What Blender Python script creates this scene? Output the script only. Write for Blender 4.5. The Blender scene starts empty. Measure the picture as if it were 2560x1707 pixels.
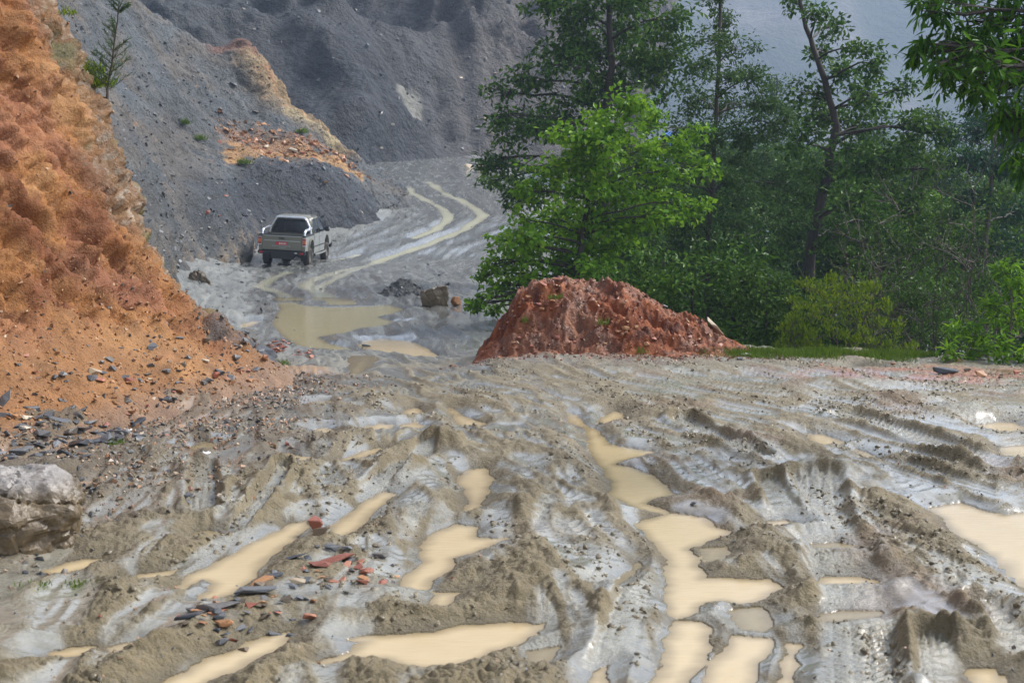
import bpy, bmesh, math, random
import numpy as np
from mathutils import Vector, Matrix

R = math.radians
scn = bpy.context.scene
col = scn.collection

# ------------------------------------------------------------------ camera, sky, sun, exposure
CAM_Z, F, PITCH = 2.3, 3555.6, R(6.0)
cd = bpy.data.cameras.new('camera')
cam = bpy.data.objects.new('camera', cd)
col.objects.link(cam)
cam.location = (0, 0, CAM_Z)
cam.rotation_euler = (R(90) - PITCH, 0, 0)
cd.sensor_width = 36.0
cd.lens = 50.0
cd.clip_start = 0.1
cd.clip_end = 3000
cd.dof.use_dof = True
cd.dof.focus_distance = 17.0
cd.dof.aperture_fstop = 5.0
scn.camera = cam

world = bpy.data.worlds.new('World')
scn.world = world
world.use_nodes = True
wn = world.node_tree
for n in list(wn.nodes):
    wn.nodes.remove(n)
sky = wn.nodes.new('ShaderNodeTexSky')
sky.sky_type = 'NISHITA'
sky.sun_disc = False
SUN_EL, SUN_AZ = R(44), R(66)            # high, ahead and to the right: soft light under cloud
sky.sun_elevation = SUN_EL
sky.sun_rotation = SUN_AZ
sky.altitude = 1400
sky.air_density = 1.0
sky.dust_density = 4.0
sky.ozone_density = 1.0
hs = wn.nodes.new('ShaderNodeHueSaturation')   # cloud cover: the blue mostly washed out
hs.inputs['Saturation'].default_value = 0.42
bg = wn.nodes.new('ShaderNodeBackground')
bg.inputs['Strength'].default_value = 0.085
wo = wn.nodes.new('ShaderNodeOutputWorld')
wn.links.new(sky.outputs[0], hs.inputs['Color'])
wn.links.new(hs.outputs[0], bg.inputs['Color'])
wn.links.new(bg.outputs[0], wo.inputs['Surface'])

sd = bpy.data.lights.new('sun', 'SUN')
sun = bpy.data.objects.new('sun', sd)
col.objects.link(sun)
sd.energy = 1.5
sd.angle = R(21)
sd.color = (1.0, 0.97, 0.93)
_sdir = Vector((math.sin(SUN_AZ) * math.cos(SUN_EL), math.cos(SUN_AZ) * math.cos(SUN_EL), math.sin(SUN_EL)))
sun.rotation_euler = _sdir.to_track_quat('Z', 'Y').to_euler()

scn.view_settings.view_transform = 'Standard'
scn.view_settings.look = 'None'
scn.view_settings.gamma = 1.0
scn.view_settings.use_curve_mapping = False
scn.view_settings.exposure = 1.85
scn.render.engine = 'CYCLES'
scn.cycles.use_denoising = True
scn.cycles.max_bounces = 6
scn.cycles.diffuse_bounces = 3
scn.cycles.glossy_bounces = 3
scn.cycles.transmission_bounces = 4
scn.cycles.volume_bounces = 1
scn.cycles.transparent_max_bounces = 8
scn.cycles.caustics_reflective = False
scn.cycles.caustics_refractive = False

# ------------------------------------------------------------------ helpers
rng = np.random.default_rng(7)
random.seed(7)
SP, CP = math.sin(PITCH), math.cos(PITCH)


def slope(px, py):
    """direction of a photo pixel (2560 x 1707) as x/y and z/y"""
    x = (np.asarray(px, float) - 1280) / F
    u = -(np.asarray(py, float) - 853.5) / F
    yy = CP + SP * u
    zz = -SP + CP * u
    return x / yy, zz / yy


def at(px, py, Y):
    a, b = slope(px, py)
    return np.array([a * Y, Y + 0 * a, CAM_Z + b * Y]).T


def smooth_table(pts, lo=0., hi=160., st=0.1, sig=1.2):
    xs = np.arange(lo, hi, st)
    ys = np.interp(xs, [p[0] for p in pts], [p[1] for p in pts])
    k = np.arange(-3 * sig, 3 * sig + st, st)
    g = np.exp(-k * k / (2 * sig * sig)); g /= g.sum()
    n = len(g) // 2
    yp = np.pad(ys, n, mode='edge')
    return xs, np.convolve(yp, g, 'valid')[:len(xs)]


T_Z = smooth_table([(0, 0), (19.6, 0.0), (21, -0.06), (24, -0.4), (34, -0.4), (52, -0.47), (56.5, -0.47), (60, 0.05), (68, 1.15), (100, 4.1), (118, 5.6), (160, 8)], sig=.6)
T_Z2 = smooth_table([(0, 0), (12, 0), (16, -.05), (20, -.2), (24, -0.4), (34, -0.4), (52, -0.47), (56.5, -0.47), (60, 0.05), (68, 1.15), (100, 4.1), (118, 5.6), (160, 8)], sig=.8)
T_L = smooth_table([(0, -9), (6, -7), (9, -5.6), (12.4, -4.5), (14.6, -3.6), (18.4, -2.95), (21, -3.9), (24, -4.7), (30, -5.7), (45, -8.3), (54, -10.2), (62, -7.6), (68, -5.6), (75, -6.4), (85, -7.8), (100, -10), (160, -25)], sig=0.8)
T_R = smooth_table([(0, 11), (10, 10), (16, 8.6), (18.6, 7.4), (20.3, 5.0), (22, 3.2), (23.4, 0.6), (26, -.5), (32, -.8), (45, -1), (55, -.4), (68, .9), (80, .9), (100, -1), (160, -12)], sig=0.7)
T_W = smooth_table([(0, 1.8), (4, 1.6), (8, 1.25), (12, 1.0), (16, .78), (20, .6), (26, .55), (60, .6), (160, .8)], sig=1.5)
T_C = smooth_table([(0, 2.2), (4, 1.8), (10, .7), (15, -.4), (20, -1.7), (28, -3), (40, -4.8), (52, -6.3), (58, -5.2), (68, -1.8), (80, -3), (100, -6), (160, -16)], sig=1.5)


def tab(t, Y):
    return np.interp(Y, t[0], t[1])


_dR = np.gradient(T_R[1], T_R[0])


def road_z(X, Y):
    k = np.clip((X + 1.4) / 1.8, 0, 1); k = k * k * (3 - 2 * k)
    return tab(T_Z2, Y) * (1 - k) + tab(T_Z, Y) * k


def base(X, Y):
    z = road_z(X, Y)
    dl = np.maximum(tab(T_L, Y) - X, 0)
    z = z + np.minimum(0.30 * dl, 1.2)
    k = 1 / np.sqrt(1 + np.interp(Y, T_R[0], _dR) ** 2)
    dr = np.maximum((X - tab(T_R, Y)) * k - 0.25, 0)
    z = z - 9 * (1 - np.exp(-dr * 0.5 / 9)) * np.minimum(1, dr / 0.8)
    return z


_Ys = np.concatenate([np.arange(3, 30, .02), np.arange(30, 125, .05)])


def ground_at(px, py, off=0.0):
    """where the line of sight of a photo pixel meets the road surface"""
    a, b = slope(px, py)
    a = np.atleast_1d(a); b = np.atleast_1d(b)
    out = np.zeros((len(a), 3))
    for i in range(len(a)):
        zc = road_z(a[i] * _Ys, _Ys) + off
        s = CAM_Z + b[i] * _Ys - zc
        k = np.argmax(s <= 0)
        if s[k] > 0:
            k = len(_Ys) - 1
        out[i] = (a[i] * _Ys[k], _Ys[k], zc[k])
    return out


def _hash(ix, iy, iz, seed):
    n = (ix * 374761393 + iy * 668265263 + iz * 2147483647 + seed * 974634721) & 0xffffffff
    n = ((n ^ (n >> 13)) * 1274126177) & 0xffffffff
    return (n ^ (n >> 16)) & 0xffff


def perlin2(x, y, seed=0):
    x = np.asarray(x, float); y = np.asarray(y, float)
    ix = np.floor(x).astype(np.int64); iy = np.floor(y).astype(np.int64)
    fx = x - ix; fy = y - iy
    u = fx * fx * fx * (fx * (fx * 6 - 15) + 10); v = fy * fy * fy * (fy * (fy * 6 - 15) + 10)

    def g(dx, dy):
        a = _hash(ix + dx, iy + dy, 0, seed) * (2 * np.pi / 65536)
        return np.cos(a) * (fx - dx) + np.sin(a) * (fy - dy)
    return (g(0, 0) * (1 - u) + g(1, 0) * u) * (1 - v) + (g(0, 1) * (1 - u) + g(1, 1) * u) * v


_G3 = np.array([(1, 1, 0), (-1, 1, 0), (1, -1, 0), (-1, -1, 0), (1, 0, 1), (-1, 0, 1), (1, 0, -1), (-1, 0, -1), (0, 1, 1), (0, -1, 1), (0, 1, -1), (0, -1, -1), (1, 1, 0), (-1, 1, 0), (0, -1, 1), (0, -1, -1)], float)


def perlin3(p, seed=0):
    ip = np.floor(p).astype(np.int64); f = p - ip
    w = f * f * f * (f * (f * 6 - 15) + 10)
    r = 0
    for dx in (0, 1):
        for dy in (0, 1):
            for dz in (0, 1):
                g = _G3[_hash(ip[..., 0] + dx, ip[..., 1] + dy, ip[..., 2] + dz, seed) & 15]
                d = g[..., 0] * (f[..., 0] - dx) + g[..., 1] * (f[..., 1] - dy) + g[..., 2] * (f[..., 2] - dz)
                r = r + d * (w[..., 0] if dx else 1 - w[..., 0]) * (w[..., 1] if dy else 1 - w[..., 1]) * (w[..., 2] if dz else 1 - w[..., 2])
    return r


def fbm2(x, y, o=4, seed=0, gain=.5):
    r = 0; a = 1
    for k in range(o):
        r = r + a * perlin2(x * 2 ** k, y * 2 ** k, seed + k); a *= gain
    return r


def fbm3(p, o=4, seed=0, gain=.5):
    r = 0; a = 1
    for k in range(o):
        r = r + a * perlin3(p * 2 ** k, seed + k); a *= gain
    return r


def sstep(a, b, x):
    t = np.clip((x - a) / (b - a), 0, 1)
    return t * t * (3 - 2 * t)


def mixc(c, d, t):
    t = np.asarray(t)[..., None]
    return np.asarray(c) * (1 - t) + np.asarray(d) * t


def mesh_np(name, V, Fc, mat=None, parent=None, colr=None, rough=None, smooth=True):
    """one mesh object from numpy vertices and equal-sided faces"""
    V = np.asarray(V, np.float32).reshape(-1, 3); Fc = np.asarray(Fc, np.int32)
    me = bpy.data.meshes.new(name)
    k = Fc.shape[1]
    me.vertices.add(len(V)); me.vertices.foreach_set('co', V.ravel())
    me.loops.add(Fc.size); me.loops.foreach_set('vertex_index', Fc.ravel())
    me.polygons.add(len(Fc))
    me.polygons.foreach_set('loop_start', np.arange(0, Fc.size, k, dtype=np.int32))
    me.polygons.foreach_set('use_smooth', np.full(len(Fc), smooth))
    if colr is not None:
        a = me.attributes.new('Col', 'FLOAT_COLOR', 'POINT')
        c = np.ones((len(V), 4), np.float32); c[:, :3] = np.asarray(colr).reshape(-1, 3)
        a.data.foreach_set('color', c.ravel())
    if rough is not None:
        a = me.attributes.new('Rough', 'FLOAT', 'POINT')
        a.data.foreach_set('value', np.asarray(rough, np.float32).ravel())
    me.update(calc_edges=True)
    me.validate()
    o = bpy.data.objects.new(name, me)
    col.objects.link(o)
    if mat: me.materials.append(mat)
    if parent: o.parent = parent
    return o


def grid_faces(nr, nc):
    i = np.arange(nr * nc).reshape(nr, nc)
    return np.stack([i[:-1, :-1], i[:-1, 1:], i[1:, 1:], i[1:, :-1]], -1).reshape(-1, 4)


def tag(o, label=None, cat=None, group=None, kind=None):
    if label: o['label'] = label
    if cat: o['category'] = cat
    if group: o['group'] = group
    if kind: o['kind'] = kind
    return o


def empty(name, loc=(0, 0, 0)):
    o = bpy.data.objects.new(name, None); col.objects.link(o)
    o.location = loc; o.empty_display_size = .2
    return o


def bm_obj(name, bm, mat, parent=None, smooth=False):
    me = bpy.data.meshes.new(name); bm.to_mesh(me); bm.free()
    if smooth:
        me.polygons.foreach_set('use_smooth', [True] * len(me.polygons))
    o = bpy.data.objects.new(name, me); col.objects.link(o)
    me.materials.append(mat)
    if parent: o.parent = parent
    return o


# ------------------------------------------------------------------ materials
class N:
    def __init__(s, name):
        s.m = bpy.data.materials.new(name); s.m.use_nodes = True
        s.t = s.m.node_tree
        s.p = s.t.nodes['Principled BSDF']; s.out = s.t.nodes['Material Output']

    def n(s, ty, **k):
        x = s.t.nodes.new(ty)
        for a, v in k.items(): setattr(x, a, v)
        return x

    def l(s, a, b): s.t.links.new(a, b)

    def noise(s, scale, detail=6, rough=.6, dim='3D', vec=None):
        x = s.n('ShaderNodeTexNoise')
        x.inputs['Scale'].default_value = scale; x.inputs['Detail'].default_value = detail
        x.inputs['Roughness'].default_value = rough
        if vec is None:
            vec = s.n('ShaderNodeTexCoord').outputs['Object']
        s.l(vec, x.inputs['Vector'])
        return x.outputs['Fac']

    def ramp(s, fac, stops):
        x = s.n('ShaderNodeValToRGB')
        e = x.color_ramp.elements
        while len(e) < len(stops): e.new(.5)
        for q, (p, c) in zip(e, stops):
            q.position = p; q.color = (*c, 1) if len(c) == 3 else c
        s.l(fac, x.inputs['Fac'])
        return x.outputs['Color']

    def math(s, op, a, b=None, clamp=False):
        x = s.n('ShaderNodeMath', operation=op, use_clamp=clamp)
        for i, v in enumerate((a, b)):
            if v is None: continue
            if isinstance(v, (int, float)): x.inputs[i].default_value = v
            else: s.l(v, x.inputs[i])
        return x.outputs[0]

    def mix(s, fac, a, b, mode='MIX'):
        x = s.n('ShaderNodeMix', data_type='RGBA', blend_type=mode)
        for i, v in ((0, fac), (6, a), (7, b)):
            if isinstance(v, (int, float)): x.inputs[i].default_value = v
            elif isinstance(v, tuple): x.inputs[i].default_value = (*v, 1)
            else: s.l(v, x.inputs[i])
        return x.outputs[2]

    def bump(s, h, strength=.5, dist=.02):
        x = s.n('ShaderNodeBump')
        x.inputs['Strength'].default_value = strength; x.inputs['Distance'].default_value = dist
        s.l(h, x.inputs['Height']); s.l(x.outputs[0], s.p.inputs['Normal'])
        return x


def soil_mat(name, fine=60, bdist=.012, bstr=.6, var=.35, spec=.5, coat=False):
    """wet earth: colour and wetness stored with the surface, fine grain from noise"""
    q = N(name)
    a = q.n('ShaderNodeAttribute', attribute_name='Col')
    r = q.n('ShaderNodeAttribute', attribute_name='Rough')
    n1 = q.noise(fine, 8, .65)
    n2 = q.noise(fine * .13, 5, .6)
    f = q.math('ADD', q.math('MULTIPLY', n1, .6), q.math('MULTIPLY', n2, .4))
    g = q.n('ShaderNodeMapRange'); q.l(f, g.inputs[0])
    g.inputs[1].default_value = .3; g.inputs[2].default_value = .7
    g.inputs[3].default_value = 1 - var; g.inputs[4].default_value = 1 + var
    hs = q.n('ShaderNodeHueSaturation'); q.l(a.outputs['Color'], hs.inputs['Color']); q.l(g.outputs[0], hs.inputs['Value'])
    q.l(hs.outputs[0], q.p.inputs['Base Color'])
    rr = q.math('ADD', r.outputs['Fac'], q.math('MULTIPLY', q.math('SUBTRACT', n1, .5), .35), True)
    q.l(rr, q.p.inputs['Roughness'])
    q.p.inputs['Specular IOR Level'].default_value = spec
    if coat:      # film of water where the ground is slick
        q.l(q.math('SUBTRACT', 1.25, q.math('MULTIPLY', rr, 2.1), True), q.p.inputs['Coat Weight'])
        q.p.inputs['Coat Roughness'].default_value = .15
        q.p.inputs['Coat IOR'].default_value = 1.5
    bp = q.bump(q.math('ADD', n1, q.math('MULTIPLY', q.noise(fine * .35, 6, .62), 1.6)), bstr, bdist)
    if coat: q.l(q.math('MULTIPLY', q.math('SUBTRACT', r.outputs['Fac'], .08), 2.2, True), bp.inputs['Strength'])
    return q.m


def stone_mat(name, stops, rough=.45, scale=18, bd=.01):
    q = N(name)
    geo = q.n('ShaderNodeNewGeometry'); oi = q.n('ShaderNodeObjectInfo')
    rnd = q.math('FRACT', q.math('ADD', geo.outputs['Random Per Island'], oi.outputs['Random']))
    c = q.ramp(rnd, stops)
    n1 = q.noise(scale, 8, .65)
    hs = q.n('ShaderNodeHueSaturation'); q.l(c, hs.inputs['Color'])
    q.l(q.math('ADD', q.math('MULTIPLY', n1, 1.1), .45), hs.inputs['Value'])
    q.l(hs.outputs[0], q.p.inputs['Base Color'])
    q.l(q.math('ADD', q.math('MULTIPLY', n1, .5), rough - .25), q.p.inputs['Roughness'])
    q.bump(n1, .5, bd)
    return q.m


def leaf_mat(name, stops, rough=.42, trans=.22):
    q = N(name)
    geo = q.n('ShaderNodeNewGeometry'); oi = q.n('ShaderNodeObjectInfo')
    rnd = q.math('FRACT', q.math('ADD', geo.outputs['Random Per Island'], oi.outputs['Random']))
    n1 = q.noise(1.3, 3, .5)
    f = q.math('ADD', q.math('MULTIPLY', rnd, .62), q.math('MULTIPLY', n1, .38), True)
    c = q.ramp(f, stops)
    q.l(c, q.p.inputs['Base Color'])
    q.p.inputs['Roughness'].default_value = rough
    q.p.inputs['Specular IOR Level'].default_value = .12
    tr = q.n('ShaderNodeBsdfTranslucent')
    hs = q.n('ShaderNodeHueSaturation'); q.l(c, hs.inputs['Color']); hs.inputs['Value'].default_value = 1.25; hs.inputs['Hue'].default_value = .485
    q.l(hs.outputs[0], tr.inputs['Color'])
    mx = q.n('ShaderNodeMixShader'); mx.inputs[0].default_value = trans
    q.l(q.p.outputs[0], mx.inputs[1]); q.l(tr.outputs[0], mx.inputs[2]); q.l(mx.outputs[0], q.out.inputs['Surface'])
    return q.m


def plain(name, c, rough=.5, metal=0., spec=.5, coat=0., dirt=None):
    q = N(name)
    n1 = q.noise(7, 6, .6)
    if dirt:
        q.l(q.mix(q.math('MULTIPLY', q.math('SUBTRACT', n1, .38, True), dirt[1], True), c, dirt[0]), q.p.inputs['Base Color'])
    else:
        hs = q.n('ShaderNodeHueSaturation'); hs.inputs['Color'].default_value = (*c, 1)
        q.l(q.math('ADD', q.math('MULTIPLY', n1, .3), .85), hs.inputs['Value']); q.l(hs.outputs[0], q.p.inputs['Base Color'])
    q.p.inputs['Roughness'].default_value = rough; q.p.inputs['Metallic'].default_value = metal
    q.p.inputs['Specular IOR Level'].default_value = spec; q.p.inputs['Coat Weight'].default_value = coat
    return q.m


def water_mat(name, c1, c2):
    q = N(name)
    tc = q.n('ShaderNodeTexCoord')
    n1 = q.noise(1.6, 4, .55, vec=tc.outputs['Object'])
    mp = q.n('ShaderNodeMapping'); mp.inputs['Scale'].default_value = (7, 26, 1); q.l(tc.outputs['Object'], mp.inputs['Vector'])
    n2 = q.noise(1.0, 5, .6, vec=mp.outputs[0])
    q.l(q.mix(q.math('ADD', q.math('MULTIPLY', n1, .75), q.math('MULTIPLY', n2, .25), True), c1, c2), q.p.inputs['Base Color'])
    sh = q.n('ShaderNodeAttribute', attribute_name='Rough')
    lk = q.p.inputs['Base Color'].links[0].from_socket
    q.l(q.mix(q.math('MULTIPLY', sh.outputs['Fac'], .75, True), lk, (.19, .145, .078)), q.p.inputs['Base Color'])
    q.p.inputs['Roughness'].default_value = .07
    q.p.inputs['IOR'].default_value = 1.33
    q.bump(n2, .22, .012)
    return q.m


M = {}
M['mud'] = soil_mat('wet_mud', 48, .022, .9, .32, .6, True)
M['cliff'] = soil_mat('orange_clay', 34, .035, .8, .34, .3)
M['scree'] = soil_mat('shale_scree', 8, .2, 1.0, .55, .45)
M['far'] = soil_mat('far_rock', 2.2, .7, 1.0, .6, .35)
M['hill'] = soil_mat('forest_hill', .25, 3.0, .9, .5, .2)
M['mound'] = soil_mat('red_earth', 38, .03, .8, .3, .22)
M['water'] = water_mat('muddy_water', (.50, .375, .205), (.66, .525, .315))
M['water_far'] = water_mat('olive_muddy_water', (.36, .315, .16), (.45, .395, .225))
M['shallow'] = water_mat('shallow_muddy_water', (.27, .215, .115), (.36, .29, .165))
M['stream'] = water_mat('pale_running_water', (.50, .49, .34), (.60, .59, .45))
M['slate'] = stone_mat('wet_slate', [(0, (.035, .040, .047)), (.45, (.090, .096, .104)), (.8, (.18, .187, .195)), (1, (.11, .092, .075))], .32)
M['orange_stone'] = stone_mat('orange_stone', [(0, (.28, .12, .05)), (.4, (.42, .20, .08)), (.75, (.50, .28, .13)), (1, (.34, .10, .05))], .5)
M['pale_stone'] = stone_mat('pale_stone', [(0, (.42, .33, .22)), (.5, (.55, .45, .32)), (1, (.62, .55, .45))], .5)
M['red_stone'] = stone_mat('red_stone', [(0, (.26, .08, .05)), (.5, (.38, .13, .08)), (1, (.45, .19, .11))], .45)
M['brown_stone'] = stone_mat('brown_stone', [(0, (.075, .055, .032)), (.5, (.12, .090, .052)), (1, (.17, .125, .075))], .45)
M['mixed_stone'] = stone_mat('mixed_stone', [(0, (.05, .055, .06)), (.3, (.12, .12, .115)), (.55, (.24, .17, .10)), (.75, (.38, .20, .10)), (.9, (.42, .34, .25)), (1, (.30, .10, .06))], .45)
M['grey_stone'] = stone_mat('grey_stone', [(0, (.060, .067, .073)), (.55, (.095, .103, .108)), (.88, (.15, .15, .145)), (1, (.25, .21, .16))], .45)
M['orange_gravel'] = stone_mat('orange_gravel', [(0, (.05, .05, .05)), (.16, (.10, .08, .06)), (.22, (.24, .10, .035)), (.6, (.33, .155, .055)), (.9, (.42, .24, .11)), (1, (.52, .40, .26))], .5)
M['red_gravel'] = stone_mat('red_gravel', [(0, (.11, .032, .014)), (.6, (.20, .060, .026)), (.9, (.36, .15, .07)), (1, (.45, .32, .21))], .5)
M['boulder'] = stone_mat('boulder_stone', [(0, (.24, .20, .16)), (1, (.30, .26, .21))], .42, 9, .02)
def boulder_mat():
    q = N('stained_boulder')
    tc = q.n('ShaderNodeTexCoord'); sp = q.n('ShaderNodeSeparateXYZ'); q.l(tc.outputs['Object'], sp.inputs[0])
    n1 = q.noise(8, 8, .65); n2 = q.noise(34, 6, .6)
    st = q.math('MULTIPLY', q.math('SUBTRACT', .46, q.math('ADD', sp.outputs['Z'], q.math('MULTIPLY', q.math('SUBTRACT', n1, .5), .25))), 9, True)
    a = q.ramp(n2, [(.3, (.20, .18, .16)), (.7, (.38, .35, .32))]); b = q.ramp(n1, [(.3, (.07, .048, .024)), (.7, (.20, .145, .080))])
    q.l(q.mix(st, a, b), q.p.inputs['Base Color']); q.p.inputs['Roughness'].default_value = .38
    q.bump(n2, .6, .012)
    return q.m


M['boulder'] = boulder_mat()
def bark_mat(name, c):
    q = N(name)
    tc = q.n('ShaderNodeTexCoord'); mp = q.n('ShaderNodeMapping'); mp.inputs['Scale'].default_value = (22, 22, 4); q.l(tc.outputs['Object'], mp.inputs['Vector'])
    n1 = q.noise(1.0, 7, .65, vec=mp.outputs[0])
    q.l(q.ramp(n1, [(.3, tuple(v * .45 for v in c)), (.7, tuple(v * 1.6 for v in c))]), q.p.inputs['Base Color'])
    q.p.inputs['Roughness'].default_value = .75
    q.bump(n1, .8, .02)
    return q.m


M['bark'] = bark_mat('bark', (.045, .036, .028))
M['bark_pale'] = bark_mat('grey_bark', (.075, .062, .046))
M['leaf_dark'] = leaf_mat('dark_leaves', [(0, (.011, .033, .005)), (.3, (.030, .084, .011)), (.65, (.074, .17, .020)), (1, (.19, .31, .036))])
M['leaf_pale'] = leaf_mat('grey_green_leaves', [(0, (.020, .050, .014)), (.4, (.044, .10, .026)), (.8, (.088, .17, .040)), (1, (.17, .26, .050))])
M['leaf_bright'] = leaf_mat('bright_leaves', [(0, (.030, .085, .006)), (.3, (.085, .21, .014)), (.7, (.18, .36, .022)), (.93, (.30, .46, .035)), (1, (.50, .40, .05))], .35, .35)
M['leaf_yellow'] = leaf_mat('yellow_green_sprays', [(0, (.05, .10, .010)), (.35, (.11, .19, .014)), (.75, (.19, .27, .018)), (1, (.32, .33, .02))], .5, .35)
M['leaf_blue'] = leaf_mat('blue_green_leaves', [(0, (.010, .036, .018)), (.5, (.022, .072, .030)), (1, (.05, .14, .045))])
M['leaf_dark2'] = leaf_mat('glossy_dark_leaves', [(0, (.014, .045, .006)), (.4, (.035, .11, .012)), (.8, (.085, .22, .018)), (1, (.17, .32, .025))], .35, .4)
M['leaf_mid'] = leaf_mat('mid_green_leaves', [(0, (.016, .042, .008)), (.45, (.045, .105, .014)), (.8, (.10, .20, .022)), (1, (.19, .30, .032))])
M['grass'] = leaf_mat('grass_blades', [(0, (.05, .11, .014)), (.5, (.10, .19, .02)), (1, (.20, .24, .04))], .5, .3)
M['paint'] = plain('olive_grey_paint', (.21, .215, .18), .34, .2, .5, .5, ((.26, .22, .15), 1.4))
M['black'] = plain('black_plastic', (.018, .019, .022), .5)
M['dark'] = plain('dark_trim', (.030, .032, .036), .55)
M['glass'] = plain('tinted_glass', (.012, .015, .020), .08, 0, .6)
M['chrome'] = plain('polished_steel', (.82, .84, .86), .22, .85)
M['silver'] = plain('silver_paint', (.60, .64, .66), .3, .4)
M['tyre'] = plain('muddy_tyre', (.025, .024, .024), .8, 0, .3, 0, ((.20, .17, .13), 1.5))
M['rim'] = plain('muddy_rim', (.22, .22, .21), .5, .5, .5, 0, ((.22, .19, .15), 1.8))
M['red_lens'] = plain('red_lens', (.45, .02, .03), .15)
M['amber_lens'] = plain('amber_lens', (.75, .20, .03), .15)
M['clear_lens'] = plain('clear_lens', (.6, .62, .62), .12)
M['plate'] = plain('red_plate', (.62, .035, .05), .35)
M['plate_white'] = plain('white_characters', (.78, .70, .70), .4)
M['badge'] = plain('grey_lettering', (.34, .36, .34), .4)
M['white'] = plain('white_plastic', (.78, .78, .76), .4)
M['litter_red'] = plain('red_print', (.6, .03, .04), .4)
M['blue_roof'] = plain('blue_sheet_metal', (.05, .17, .50), .4)
M['plaster'] = plain('grey_plaster', (.42, .40, .37), .8)

# ------------------------------------------------------------------ the muddy road
def t7(pts): return [(x / 1.8375, 1100 + y / 1.8375) for x, y in pts]
def t8(pts): return [(1280 + x / 1.8375, 900 + y / 1.8375) for x, y in pts]
def ts(pts): return [(700 + x / 2.6133, 850 + y / 2.6133) for x, y in pts]
def t2(pts): return [(600 + x / 3.675, 480 + y / 3.675) for x, y in pts]


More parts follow.
